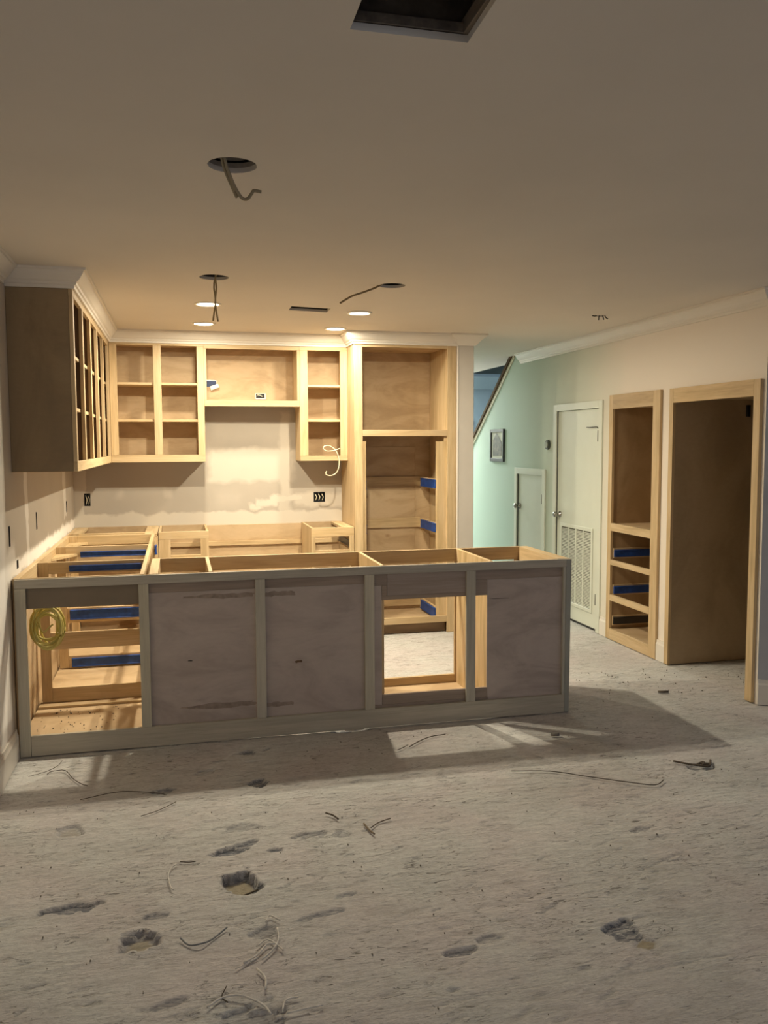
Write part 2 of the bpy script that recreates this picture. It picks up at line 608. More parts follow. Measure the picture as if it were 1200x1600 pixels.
def disc(name, x, y, z, r0, r1, h, m, parent=None, seg=40):
    """ring (r0>0) or disc of height h hanging below z"""
    bm = bmesh.new()
    prof = [(r0, 0), (r0, -h * 0.6), (r0 + (r1 - r0) * 0.3, -h), (r1 - (r1 - r0) * 0.25, -h * 0.8), (r1, 0)] if r0 > 0 else \
        [(0.0005, 0), (0.0005, -h), (r1 * 0.8, -h), (r1, -h * 0.4), (r1, 0)]
    R = [[bm.verts.new((p[0] * math.cos(2 * math.pi * k / seg), p[0] * math.sin(2 * math.pi * k / seg), p[1])) for k in range(seg)] for p in prof]
    for i in range(len(prof)):
        a, c = R[i], R[(i + 1) % len(prof)]
        for k in range(seg):
            bm.faces.new((a[k], a[(k + 1) % seg], c[(k + 1) % seg], c[k]))
    bmesh.ops.recalc_face_normals(bm, faces=bm.faces)
    me = bpy.data.meshes.new(name)
    bm.to_mesh(me)
    bm.free()
    for f in me.polygons:
        f.use_smooth = True
    return link(name, me, m, (x, y, z), parent)


# ================================================================== SETTING
# ---- floor: one displaced slab
def build_floor():
    xs = np.concatenate([np.linspace(-0.1, 0.0, 3)[:-1], np.arange(0.0, 3.7, 0.0075), np.linspace(3.7, 8.0, 60)])
    ys = np.concatenate([np.linspace(-7.0, -2.9, 50)[:-1], np.arange(-2.9, 0.05, 0.0075), np.linspace(0.06, 2.8, 90), np.linspace(2.9, 8, 30)])
    X, Y = np.meshgrid(xs, ys)
    rs = np.random.RandomState(3)

    def vnoise(cx, cy, seed):
        r = np.random.RandomState(seed)
        g = r.rand(400, 400)
        u, w = X / cx + 60, Y / cy + 150
        i, j = np.floor(u).astype(int), np.floor(w).astype(int)
        fu, fw = u - i, w - j
        fu, fw = fu * fu * (3 - 2 * fu), fw * fw * (3 - 2 * fw)
        i, j = i % 399, j % 399
        return (g[i, j] * (1 - fu) * (1 - fw) + g[i + 1, j] * fu * (1 - fw) + g[i, j + 1] * (1 - fu) * fw + g[i + 1, j + 1] * fu * fw) - 0.5
    Z = 0.0025 * vnoise(0.5, 0.18, 1) + 0.0022 * vnoise(0.11, 0.035, 2) + 0.0012 * vnoise(0.035, 0.014, 5)
    M = np.zeros_like(X)
    T = np.zeros_like(X)
    jit = vnoise(0.03, 0.02, 9)
    jit2 = vnoise(0.012, 0.012, 10)

    def pit(x, y, a, b_, ang, depth, mark, square=2.0, tan=0.0, rim=0.0):
        nonlocal Z, M, T
        c, s = math.cos(ang), math.sin(ang)
        u = ((X - x) * c + (Y - y) * s) / a
        w = (-(X - x) * s + (Y - y) * c) / b_
        d = (np.abs(u) ** square + np.abs(w) ** square) ** (1 / square) * 1.12 + jit * 0.65 + jit2 * 0.18
        k = np.clip((1.05 - d) / 0.16, 0, 1)
        k = k * k * (3 - 2 * k)
        Z = Z * (1 - 0.5 * k) - depth * k + rim * np.exp(-((d - 1.25) / 0.2) ** 2)
        M = np.maximum(M, mark * np.clip((1.10 - d) / 0.14, 0, 1))
        if tan:
            T = np.maximum(T, tan * np.clip((0.75 - d) / 0.2, 0, 1))
    R = math.radians
    # the marked gouges, largest first
    pit(0.985, -1.462, 0.060, 0.085, 0.3, 0.030, 0.75, 3.0, 1.0, 0.002)      # hexagonal pit
    pit(0.353, -0.885, 0.055, 0.055, 0.1, 0.010, 0.35, 4.0, 0.3, 0.002)
    pit(0.427, -1.480, 0.115, 0.034, 0.05, 0.012, 0.85, 2.0)
    pit(0.650, -1.735, 0.064, 0.058, 0.1, 0.016, 0.55, 2.2, 0.8, 0.004)
    pit(0.70, -1.60, 0.05, 0.02, 0.1, 0.008, 0.6)
    pit(2.125, -2.035, 0.058, 0.066, -0.4, 0.012, 0.95, 2.4)
    pit(2.165, -2.115, 0.055, 0.028, 0.1, 0.006, 0.2, 2.2, 1.3)
    pit(1.125, -0.585, 0.045, 0.05, 0.2, 0.014, 0.9)
    pit(1.02, -1.02, 0.07, 0.04, 0.2, 0.006, 0.35)
    pit(0.959, -1.205, 0.075, 0.035, 0.15, 0.014, 0.95)
    pit(1.03, -1.16, 0.06, 0.018, 0.4, 0.010, 0.8)
    pit(0.699, -0.573, 0.06, 0.028, 0.05, 0.008, 0.9)
    pit(1.272, -1.150, 0.075, 0.025, 0.1, 0.006, 0.55)
    pit(1.39, -1.17, 0.045, 0.03, 0.1, 0.006, 0.45)
    pit(1.108, -0.193, 0.055, 0.035, 0.1, 0.012, 0.85)
    pit(1.20, -0.17, 0.035, 0.012, 0.6, 0.006, 0.8)
    pit(0.89, -0.394, 0.045, 0.035, 0.1, 0.006, 0.35)
    pit(3.178, -0.90, 0.08, 0.045, 0.1, 0.010, 0.55)
    pit(1.60, -2.02, 0.06, 0.022, 0.1, 0.010, 0.8)
    pit(1.22, -1.72, 0.11, 0.016, 0.25, 0.005, 0.7)
    pit(1.32, -1.62, 0.04, 0.012, 0.2, 0.005, 0.7)
    pit(0.74, -2.06, 0.08, 0.016, 0.25, 0.005, 0.6)
    pit(2.55, -1.42, 0.06, 0.02, 0.2, 0.005, 0.5)
    pit(0.95, -2.20, 0.12, 0.09, 0.3, 0.010, 0.35)
    pit(1.70, -1.98, 0.05, 0.02, 0.2, 0.006, 0.6)
    pit(1.12, -1.24, 0.03, 0.015, 0.0, 0.008, 0.9)
    pit(1.65, 0.0, 0.12, 0.02, 0.0, 0.010, 0.8)
    pit(1.03, -1.78, 0.05, 0.04, 0.2, 0.008, 0.5)
    # the many small ones
    for _ in range(420):
        x, y = rs.uniform(0.1, 3.5), rs.uniform(-2.75, -0.15)
        L = rs.uniform(0.006, 0.045)
        pit(x, y, L, rs.uniform(0.004, 0.009), rs.normal(0.12, 0.25), rs.uniform(0.0015, 0.005), rs.uniform(0.05, 0.45))
    # long cracks
    for (x0, y0, x1, y1, wd, mk) in ((2.25, -1.53, 2.47, -1.44, .004, .4), (2.35, -1.72, 2.62, -1.62, .006, .35), (1.38, -2.25, 1.78, -2.20, .004, .3),
                                     (2.278, -.752, 2.80, -1.067, .003, .4), (1.9, -2.25, 2.4, -2.22, .005, .4), (0.6, -2.2, 1.1, -1.95, .003, .3)):
        c = Vector((x1 - x0, y1 - y0))
        pit((x0 + x1) / 2, (y0 + y1) / 2, c.length / 2, wd, math.atan2(c.y, c.x), 0.003, mk)
    # the trowel ridges that run towards the island
    for k in range(9):
        x0, y0 = 1.42 + k * 0.045, -1.25 - (k % 3) * 0.12
        u = (X - x0) - (-(Y - y0) * 0.10)
        Z += 0.0012 * np.exp(-(u / 0.007) ** 2) * np.exp(-((Y - y0 + 0.3) / 0.25) ** 2)
    Z -= 0.004
    ny, nx = X.shape
    co = np.stack([X, Y, Z], -1).reshape(-1, 3)
    idx = np.arange(nx * ny).reshape(ny, nx)
    q = np.stack([idx[:-1, :-1], idx[:-1, 1:], idx[1:, 1:], idx[1:, :-1]], -1).reshape(-1, 4)
    me = bpy.data.meshes.new('floor')
    me.vertices.add(len(co))
    me.vertices.foreach_set('co', co.ravel())
    me.loops.add(q.size)
    me.loops.foreach_set('vertex_index', q.ravel())
    me.polygons.add(len(q))
    me.polygons.foreach_set('loop_start', np.arange(0, q.size, 4))
    me.polygons.foreach_set('loop_total', np.full(len(q), 4))
    me.update(calc_edges=True)
    me.polygons.foreach_set('use_smooth', np.ones(len(q), bool))
    ca = me.color_attributes.new('mark', 'FLOAT_COLOR', 'POINT')
    cc = np.zeros((len(co), 4))
    cc[:, 0] = M.ravel()
    cc[:, 1] = T.ravel()
    cc[:, 3] = 1
    ca.data.foreach_set('color', cc.ravel())
    return link('floor', me, CONC, (0, 0, 0), None, None, 'structure')


floor = build_floor()

# ---- ceiling with its cut outs
holes_c = [circ(0.985, -1.60, 0.076, 36, 0.0015), circ(1.003, 0.210, 0.075, 32, 0.0005), circ(1.960, 0.238, 0.072, 32, 0.0005),
           [(1.170, -2.533), (1.429, -2.532), (1.424, -2.735), (1.168, -2.74)], [(1.514, 1.045), (1.770, 1.088), (1.770, 1.245), (1.514, 1.200)],
           rect(3.595, 3.650, 0.985, 1.035)]
ceiling = plate('ceiling', [(-0.1, -7), (6.6, -7), (6.6, 2.96), (4.33, 2.96), (4.33, 7.3), (-0.1, 7.3)], holes_c, 'z', ZC, 0.016, CEIL)
DUCT = plain('duct_wood', (0.10, 0.078, 0.055), 0.9, var=0.5, scale=14)
LATH = plain('hole_plaster', (0.36, 0.31, 0.26), 0.9, var=0.2, scale=30)


def cavity(x0, x1, y0, y1, h, m, name='hole_dark_box'):  # closed boxes added over the cut-outs to keep world light out
    t = 0.012
    z = ZC + 0.0165
    B(name, [(x0 - t, x0, y0 - t, y1 + t, z, z + h), (x1, x1 + t, y0 - t, y1 + t, z, z + h), (x0, x1, y0 - t, y0, z, z + h),
             (x0, x1, y1, y1 + t, z, z + h), (x0 - t, x1 + t, y0 - t, y1 + t, z + h, z + h + t)], m, ceiling, 0)


cavity(1.15, 1.445, -2.77, -2.515, 0.16, DUCT)
B('duct_flange', [(1.418, 1.440, -2.75, -2.52, ZC + .017, ZC + .05), (1.16, 1.44, -2.536, -2.52, ZC + .018, ZC + .04)],
  wood('old_framing', 'y', (0.10, .08, .06), (.16, .13, .10), (.25, .20, .15)), ceiling)
cavity(0.88, 1.09, -1.71, -1.49, 0.20, VOID)
cavity(0.90, 1.10, 0.11, 0.31, 0.15, VOID)
cavity(1.86, 2.06, 0.13, 0.34, 0.15, VOID)
cavity(1.50, 1.79, 1.03, 1.26, 0.12, VOID)
cavity(3.58, 3.67, 0.97, 1.05, 0.06, VOID)
# cut rim of the nearest hole and the fixture can seen in it
bm = bmesh.new()
seg = 36
for (r, z0, z1) in ((0.0775, 0.0, 0.030), (0.068, 0.034, 0.045)):
    A = [bm.verts.new((r * math.cos(2 * math.pi * k / seg), r * math.sin(2 * math.pi * k / seg), z0)) for k in range(seg)]
    C2 = [bm.verts.new((r * math.cos(2 * math.pi * k / seg), r * math.sin(2 * math.pi * k / seg), z1)) for k in range(seg)]
    for k in range(seg):
        bm.faces.new((A[k], A[(k + 1) % seg], C2[(k + 1) % seg], C2[k]))
me = bpy.data.meshes.new('hole_rim')
bm.to_mesh(me)
bm.free()
link('hole_rim', me, LATH, (0.985, -1.60, ZC + 0.002), ceiling)

# ---- walls
wl_boxes = [rect(.030, .068, 1.032, 1.134), rect(.845, .880, 1.038, 1.140), rect(2.200, 2.245, 1.033, 1.116), rect(.21, .255, .900, .945)]
wall_left = plate('wall_left', rect(-7, YB + .1, -.1, ZC + .05), wl_boxes, 'x', -0.1, 0.1, WL)
wb_boxes = [rect(.075, .122, 1.042, 1.143), rect(1.898, 1.995, 1.040, 1.123)]
wall_back = plate('wall_back', rect(-0.1, 3.115, -.1, ZC + .05), wb_boxes, 'y', YB, 0.1, WB)
B('wall_cavity', [(-.16, -.101, 0, 2.4, .8, 1.2)], VOID, wall_left, 0)
B('wall_cavity', [(.0, 2.2, YB + .101, YB + .15, .98, 1.2)], VOID, wall_back, 0)
# stub wall that ends in the pillar beside the tall cabinet
wall_stub = B('wall_stub', (2.982, 3.113, 2.137, YB - 0.001, -.01, ZC - .001), PILLAR, None, 0.004, None, 'structure')
B('corner_bead', (2.971, 2.984, 2.134, 2.160, 0, ZT), TRIM, wall_stub, 0.002)
wall_hall = B('wall_hall', (3.0, 3.11, YB + .1, 7.2, -.01, ZC - .001), WR, None, 0, None, 'structure')

WRH = [rect(.945, 1.617, .01, 1.872), rect(-.088, .792, -.2, 1.868), rect(1.822, 2.600, -.2, 1.803), rect(2.882, 3.490, .2, 1.228)]
s_dg = (2.355 - 1.546) / (4.794 - 3.664)
outer_r = [(-.135, -.1), (-.135, ZC), (3.622, ZC), (3.622 + (ZC + .1) / s_dg, -.1)]
# wall with its openings (the fridge and door openings run through the bottom edge)
WRH_in = [WRH[0], rect(2.882, 3.490, .2, 1.228)]
y_end = 3.622 + (ZC + .1) / s_dg
outer_r = [(-.135, -.1), (-.088, -.1), (-.088, 1.868), (.792, 1.868), (.792, -.1), (1.822, -.1), (1.822, 1.803), (2.600, 1.803), (2.600, -.1),
           (y_end, -.1), (3.622, ZC), (-.135, ZC)]
wall_right = plate('wall_right', outer_r, WRH_in, 'x', XR, 0.10, WR)
# dark wooden cap on the sloping edge of the stair wall
dn = Vector((1, -s_dg)).normalized()
nn = Vector((s_dg, 1)).normalized()
p0 = Vector((3.60, ZC + .012))
p1 = Vector((5.6, ZC + .012 - s_dg * 2.0))
poly_prism('stair_cap', [tuple(p0), tuple(p0 + nn * .035), tuple(p1 + nn * .035), tuple(p1)], 'x', XR - .028, XR + .13, OAK, wall_right)
poly_prism('stair_skirt', [tuple(p0 - nn * .04), tuple(p0), tuple(p1), tuple(p1 - nn * .04)], 'x', XR - .012, XR - .001,
           plain('stair_skirt_paint', (0.60, 0.58, 0.44), 0.5, var=.02), wall_right)
# wall that turns away to the right of the fridge recess
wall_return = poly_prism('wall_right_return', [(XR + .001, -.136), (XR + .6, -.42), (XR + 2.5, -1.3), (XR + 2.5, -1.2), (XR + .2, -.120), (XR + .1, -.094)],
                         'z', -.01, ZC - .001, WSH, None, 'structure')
# unseen box added behind the right wall to keep world light out
wall_light_block = B('wall_light_block', [(5.0, 5.06, -.25, 2.95, -.01, ZC), (XR + .1, 5.0, 2.88, 2.95, -.01, ZC), (XR + .11, 5.0, -.13, -.091, -.01, ZC)], DARKPLY, None, 0, None, 'structure')
# stairwell and rooms seen over the stair wall
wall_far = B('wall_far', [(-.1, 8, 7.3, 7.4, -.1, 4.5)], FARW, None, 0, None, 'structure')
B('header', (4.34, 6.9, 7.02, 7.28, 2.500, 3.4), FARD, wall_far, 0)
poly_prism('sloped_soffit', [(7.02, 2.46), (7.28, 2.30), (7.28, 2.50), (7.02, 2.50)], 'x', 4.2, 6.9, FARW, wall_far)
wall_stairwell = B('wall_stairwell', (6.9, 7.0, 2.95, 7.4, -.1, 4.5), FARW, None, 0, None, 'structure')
# window glimpsed over the stairs
win = B('window_1', [(4.70, 4.905, 7.262, 7.299, 1.845, 1.870), (4.70, 4.905, 7.262, 7.299, 1.672, 1.695), (4.892, 4.905, 7.262, 7.299, 1.695, 1.845),
                     (4.70, 4.713, 7.262, 7.299, 1.695, 1.845)], plain('window_frame_paint', (.55, .7, .85), .4), None, 0, None, 'structure')
m, nt, b = mat('evening_window')
b.inputs['Emission Color'].default_value = (0.10, 0.22, 0.45, 1)
b.inputs['Emission Strength'].default_value = 0.45
B('pane', (4.713, 4.892, 7.280, 7.290, 1.695, 1.845), m, win, 0)

# ---- crown mouldings and baseboards
CP = [(0, ZT), (.010, ZT), (.012, ZT + .014), (.020, ZT + .018), (.023, ZT + .028), (.034, ZT + .036), (.047, ZT + .052), (.058, ZT + .068),
      (.062, ZT + .078), (.071, ZT + .080), (.073, ZC - .0005), (0, ZC - .0005)]
sweep('trim_cabinet_crown', [(0.001, .166), (.312, .166), (.312, 2.409), (2.1355, 2.409), (2.1355, 2.140), (2.975, 2.140)], CP, TRIM)
sweep('trim_left_crown', [(0.001, -7), (0.001, .091)], CP, TRIM)
sweep('trim_right_crown', [(XR - .001, 3.43), (XR - .001, -.137), (XR + 2.5, -1.302)], CP, TRIM)
CP2 = [(0, ZT + .004), (.006, ZT + .004), (.050, ZT + .052), (.086, ZC - .012), (.086, ZC - .0005), (0, ZC - .0005)]
sweep('trim_pillar_crown', [(2.984, 2.155), (2.984, 2.133), (3.114, 2.133), (3.114, 2.69)], CP2, TRIM)
BP = [(0, 0), (.016, 0), (.016, .115), (.011, .128), (.009, .145), (0, .145)]
sweep('baseboard_left', [(0.001, -7), (0.001, -.004)], BP, TRIM)
sweep('baseboard_between_cabinets', [(XR - .001, .923), (XR - .001, .816)], BP, TRIM)
sweep('baseboard_beside_door', [(XR - .001, 1.752), (XR - .001, 1.640)], BP, TRIM)
sweep('baseboard_right', [(XR + .0, -.137), (XR + 2.5, -1.302)], BP, TRIM)


# ---- doors in the right wall
def door(name, y0, y1, ztop, zbot, casing, knob_y, knob_z, hinges, flag=True):
    d = B(name, (XR + .006, XR + .040, y0 + .004, y1 - .004, zbot, ztop - .004), DOOR, None, .002, None, 'structure')
    c = .058
    x0, x1 = XR - .014, XR - .0005
    B('casing', [(x0, x1, y0 - c, y0 + .002, casing, ztop + c)], DOOR, d, .002)
    B('casing', [(x0, x1, y1 - .002, y1 + c, casing, ztop + c)], DOOR, d, .002)
    B('casing', [(x0, x1, y0 + .002, y1 - .002, ztop - .002, ztop + c)], DOOR, d, .002)
    B('door_dark_fill', [(XR, XR + .1, y1 - .0035, y1 - .0005, max(zbot - .06, 0), ztop), (XR + .041, XR + .1, y0, y1 - .004, max(zbot - .08, .0), ztop)], BLACK, d, 0)  # black strip and slab stand for the darkness around and behind the door
    # knob: rose, stem and ball
    bm = bmesh.new()
    prof = [(0.0005, 0), (.028, 0), (.028, .006), (.012, .012), (.010, .032), (.022, .040), (.026, .052), (.020, .064), (.0005, .067)]
    sg = 20
    R = [[bm.verts.new((-h, r * math.cos(2 * math.pi * k / sg), r * math.sin(2 * math.pi * k / sg))) for k in range(sg)] for r, h in prof]
    for i in range(len(prof) - 1):
        for k in range(sg):
            bm.faces.new((R[i][k], R[i][(k + 1) % sg], R[i + 1][(k + 1) % sg], R[i + 1][k]))
    bmesh.ops.recalc_face_normals(bm, faces=bm.faces)
    me = bpy.data.meshes.new('knob')
    bm.to_mesh(me)
    bm.free()
    for f in me.polygons:
        f.use_smooth = True
    link('knob', me, CHROME, (XR + .006, knob_y, knob_z), d)
    for (hy, hz) in hinges:
        tube('hinge', [(XR - .002, hy, hz - .045), (XR - .002, hy, hz + .045)], .0075, HINGE, d, 8, 1)
    return d


door1 = door('door_1', 1.822, 2.600, 1.803, .016, .0, 2.535, .900, [(1.843, 1.580), (1.843, .262)])
tube('door_hook', [(XR + .002, 1.855, 1.640), (XR - .010, 1.86, 1.652), (XR - .014, 1.95, 1.650), (XR - .014, 2.02, 1.652)], .004, HINGE, door1)
B('bottom_gap', (XR + .012, XR + .04, 1.83, 2.59, -.003, .0155), BLACK, door1, 0)  # black strip stands for the shade in the gap under the door
door2 = door('door_2', 2.882, 3.490, 1.228, .25, .2, 3.44, .912, [(2.905, 1.010)])
# return-air grille in the tall door: 4 columns of blades
gy0, gy1, gz0, gz1 = 1.918, 2.520, .135, .830
gr = B('vent_grille', [(XR - .002, XR + .0055, gy0, gy0 + .030, gz0, gz1), (XR - .002, XR + .0055, gy1 - .030, gy1, gz0, gz1),
                       (XR - .002, XR + .0055, gy0 + .03, gy1 - .03, gz0, gz0 + .030), (XR - .002, XR + .0055, gy0 + .03, gy1 - .03, gz1 - .030, gz1)],
       DOOR, door1, .002)
for k in range(1, 4):
    yk = gy0 + .03 + (gy1 - gy0 - .06) * k / 4
    B('grille_bar', (XR - .001, XR + .0055, yk - .007, yk + .007, gz0 + .03, gz1 - .03), DOOR, gr, 0)
for k in range(4):
    ya = gy0 + .03 + (gy1 - gy0 - .06) * k / 4 + .007
    yb = gy0 + .03 + (gy1 - gy0 - .06) * (k + 1) / 4 - .007
    o = B('louver_blades', [(XR + .0005, XR + .0052, ya, yb, z, z + .0066) for z in np.arange(gz0 + .034, gz1 - .036, .0125)], DOOR, gr, 0, None, 'stuff')
B('grille_shade_sheet', (XR + .0053, XR + .0059, gy0 + .028, gy1 - .028, gz0 + .028, gz1 - .028), plain('vent_shadow', (.10, .095, .07), .9), gr, 0)  # dark sheet puts the shade between the blades into colour


# ================================================================== CABINETS
def slide(y, x0, x1, z0, z1, parent, sgn=-1, m=BLUE):
    """drawer runner wrapped in film on a board face at y, towards -Y"""
    t = .013
    a, c = (y - t, y) if sgn < 0 else (y, y + t)
    B('drawer_slide', [(x0, x1, a, c, z0, z1), (x0 + .004, x1 - .004, a - .004, a, z0, z0 + .007), (x0 + .004, x1 - .004, a - .004, a, z1 - .007, z1)], m, parent,
      .0015, 'drawer slide wrapped in blue film' if m is BLUE else None)


def slide_x(x, y0, y1, z0, z1, parent, m=BLUE, sgn=-1):
    t = .013
    a, c = (x - t, x) if sgn < 0 else (x, x + t)
    e = (a - .004, a) if sgn < 0 else (c, c + .004)
    B('drawer_slide', [(a, c, y0, y1, z0, z1), (*e, y0 + .004, y1 - .004, z0, z0 + .007), (*e, y0 + .004, y1 - .004, z1 - .007, z1)], m, parent, .0015,
      'drawer slide wrapped in blue film' if m is BLUE else None)


T_ = .019
# ---- peninsula: long back frame, panels, partitions
pen = thing('peninsula_cabinet', 'long unfinished peninsula base cabinet frame across the foreground, backed with grey-brown plywood', 'cabinet', (1.5, .3, 0))
zb, zr = .103, .832
B('rail', (.02, 2.934, 0, T_, zr, H), FX, pen)
B('rail', (.072, 2.90, 0, T_, .002, zb), FX, pen)
B('stile', (.02, .070, -.0006, T_, .001, zr - .0003), FZ, pen)
for a, c in ((.595, .643), (1.171, 1.221), (1.746, 1.798), (2.314, 2.367)):
    B('stile', (a, c, .0004, T_, zb + .0003, zr - .0003), FZ, pen)
B('stile', (2.886, 2.900, .0004, T_, zb + .0003, zr - .0003), FZ, pen)
# corner post with a chamfered foot
bm = bmesh.new()
bm_box(bm, (-.017, .017, -.0105, .0105, .0, H - .0005), .003)
for vtx in bm.verts:
    if vtx.co.z < .02 and vtx.co.x > 0:
        vtx.co.x -= .006
me = bpy.data.meshes.new('corner_post')
bm.to_mesh(me)
bm.free()
link('corner_post', me, plain('grey_post_wood', (.335, .335, .29), .6, var=.08), (2.918, .0095, 0), pen)
y1p = T_ + .0005
# left bay: top board only
B('nailer', (.03, .60, y1p, y1p + .018, .730, zr + .04), plain('nailer_brown', (.20, .155, .105), .6, var=.12, scale=4), pen)
# middle bays
for (a, c) in ((.645, 1.1725), (1.2205, 1.79)):
    B('back_panel', (a - .02, c, y1p + .002, y1p + .012, .09, .782), PLYR, pen)
    B('nailer', (a - .02, c, y1p, y1p + .018, .7825, zr + .04), NAIL, pen)
# stains dragged over the plywood
STAIN = plain('rubbed_stain', (.29, .23, .19), .7, var=.25, scale=30)
def blot(name, cx_, cz_, a, b_, label, m_, taper=0.0, seed=1, n=26):
    q = random.Random(seed)
    pts = []
    for k in range(n):
        t = 2 * math.pi * k / n
        u = math.cos(t)
        h = b_ * (1 - taper * max(0, -u)) * (1 if taper >= 0 else 1)
        pts.append((cx_ + a * u * q.uniform(.9, 1.06), cz_ + h * math.copysign(abs(math.sin(t)) ** .3, math.sin(t)) * q.uniform(.55, 1.15)))
    return poly_prism(name, pts, 'y', y1p + .0013, y1p + .0021, m_, pen, None, label)


blot('glue_smear', .985, .752, .190, .015, 'dark rubbed smear on the plywood', STAIN, .7, 1)
blot('glue_smear', .975, .182, .196, .016, 'dark rubbed smear on the plywood', STAIN, .6, 2)
blot('glue_smear', 1.300, .750, .082, .015, 'dark rubbed smear on the plywood', STAIN, 0, 3)
blot('glue_smear', 1.290, .165, .080, .013, 'dark rubbed smear on the plywood', STAIN, 0, 4)
blot('knot', 1.392, .385, .020, .008, 'small brown knot', plain('knot_wood', (.14, .08, .04), .7, var=.3, scale=60), 0, 5, 14)
blot('scratch', .838, .425, .012, .0035, 'short dark scratch', BLACK, .5, 6, 12)
blot('scratch', 2.51, .668, .065, .0022, 'short dark scratch', plain('scratch_brown', (.10, .08, .07), .8), .5, 7, 12)
# bay four: frame of a narrow surround, open through to the kitchen
B('back_panel', (1.79, 1.843, y1p + .002, y1p + .014, .118, .768), PLYR, pen)
B('nailer', (1.791, 1.872, y1p + .001, y1p + .016, .7685, zr + .04), NAIL, pen)
B('nailer', (1.8435, 1.872, y1p + .001, y1p + .017, .7117, .7683), NAIL, pen)
B('nailer', (1.8725, 2.330, y1p, y1p + .018, .712, zr + .04), wood('panel_birch', 'x', (.33, .265, .22), (.37, .30, .255), (.41, .335, .29)), pen)
B('nailer', (1.8435, 2.330, y1p + .002, y1p + .018, .690, .7115), NAIL, pen)
B('nailer', (1.791, 2.45, y1p + .002, y1p + .018, .085, .117), NAIL, pen)
B('nailer', (1.8435, 2.445, y1p + .001, y1p + .017, .1175, .172), NAIL, pen)
# bay five
B('nailer', (2.330, 2.890, y1p, y1p + .018, .777, zr + .04), NAIL, pen)
B('nailer', (2.332, 2.441, y1p + .001, y1p + .017, .690, .7765), NAIL, pen)
B('back_panel', (2.4415, 2.890, y1p + .002, y1p + .014, .10, .7765), PLYR, pen)
# interior: partitions, bottoms, kitchen side frame
yk = .622
B('divider', (.645, .689, T_ + .02, yk, H - .075, H - .0005), MY, pen)
B('side_panel', (.940, .960, T_ + .021, yk, .0363, H - .0005), MZ, pen)
B('side_panel', (1.842, 1.860, T_ + .021, yk, .0363, H - .0005), MZ, pen)
B('side_panel', (2.462, 2.482, T_ + .021, yk, .0363, H - .0005), PZ, pen)
B('bottom_panel', (.66, 2.89, T_ + .021, yk - .001, .020, .036), PLY, pen)
B('rail', (.647, 2.89, yk, yk + .02, .795, H - .0003), MX, pen)
B('rail', (.647, 2.89, yk, yk + .02, -.008, .086), MX, pen)
for a, c in ((.905, .985), (1.80, 1.872), (2.452, 2.495), (2.85, 2.89)):
    B('stile', (a, c, yk + .0003, yk + .0195, .0863, .7947), MZ, pen)
B('rail', (.985, 1.80, yk + .0003, yk + .0195, .63, .67), MX, pen)
# finished end: tapering top edge
poly_prism('end_panel', [(2.868, T_ + .02), (2.934, T_ + .0015), (2.934, .630), (2.892, .630), (2.870, .60)], 'z', .002, H - .0003, MY, pen)
B('toe_kick', (.66, 2.89, yk - .07, yk - .055, -.008, .0195), PINE, pen)

# ---- left run: three open-sided drawer cabinets and the corner
def side_frame(name, y, x0, x1, parent, slides=(), top=(.81, H - .0005)):
    """open side made of horizontal boards between two uprights"""
    t = .018
    f = B(name, (x0, x0 + .055, y, y + t, .09, H - .0005), MZ, parent)
    B('board', (x0 + .0555, x1, y, y + t, top[0], top[1]), MX, f)
    B('board', (x0 + .0555, x1, y + .0003, y + t, .385, .480), MX, f)
    B('board', (x0 + .0555, x1, y + .0003, y + t, .085, .168), MX, f)
    B('upright', (x1 - .03, x1, y + .0003, y + t - .0003, .1685, .3845), MZ, f)
    for (a, c, z0, z1) in slides:
        slide(y, a, c, z0, z1, f)
    return f


run = []
run_lab = ['open drawer base cabinet on the left wall right behind the peninsula, sides of boards',
           'open drawer base cabinet on the left wall, second back from the peninsula',
           'open drawer base cabinet on the left wall, beside the far corner unit']
for i, (ya, yb) in enumerate(((.045, .637), (.640, 1.377), (1.380, 2.035))):
    c = thing('base_cabinet', run_lab[i], 'cabinet', (.3, (ya + yb) / 2, 0))
    run.append(c)
    x1 = .600
    B('bottom_panel', (.024, x1, ya + .0, yb - .0205, .068, .0845), PLY, c)
    B('back_panel', (.004, .016, ya, yb, .02, H - .001), PLY, c)
    B('back_rail', (.0165, .034, ya, yb, .80, H - .0005), MY, c)
    # face frame towards the kitchen
    B('rail', (x1 + .0005, .622, ya, yb, .835, H - .0003), MY, c)
    B('rail', (x1 + .0005, .622, ya, yb, .045, .1), MY, c)
    B('stile', (x1 + .001, .6215, ya, ya + .028, .1003, .8347), MZ, c)
    B('stile', (x1 + .001, .6215, yb - .028, yb, .1003, .8347), MZ, c)
    B('rail', (x1 + .001, .6215, ya + .0283, yb - .0283, .44, .465), MY, c)
    sl = {0: [(.20, .585, .822, .856)], 1: [(.18, .585, .807, .843), (.105, .585, .405, .470), (.107, .585, .097, .155)], 2: []}[i]
    side_frame('side_frame', yb - .0195, .0345, x1, c, sl)
    if i:
        # corner gusset under the top at the wall side
        poly_prism('gusset', [(.036, yb - .25), (.16, yb - .022), (.036, yb - .022)], 'z', H - .06, H - .045, MX, c)
    B('toe_kick', (.54, .555, ya, yb, .001, .067), PINE, c)
# near cabinet keeps a second set of boards close to the opening
f = run[0]
B('cleat', (.0345, .060, .05, .0665, .09, .80), MZ, f)
B('top_rail', (.0345, .6, .0455, .0645, H - .05, H - .0008), MX, f)
B('floor_board', (.03, .598, .50, .53, .0853, .098), MX, f)

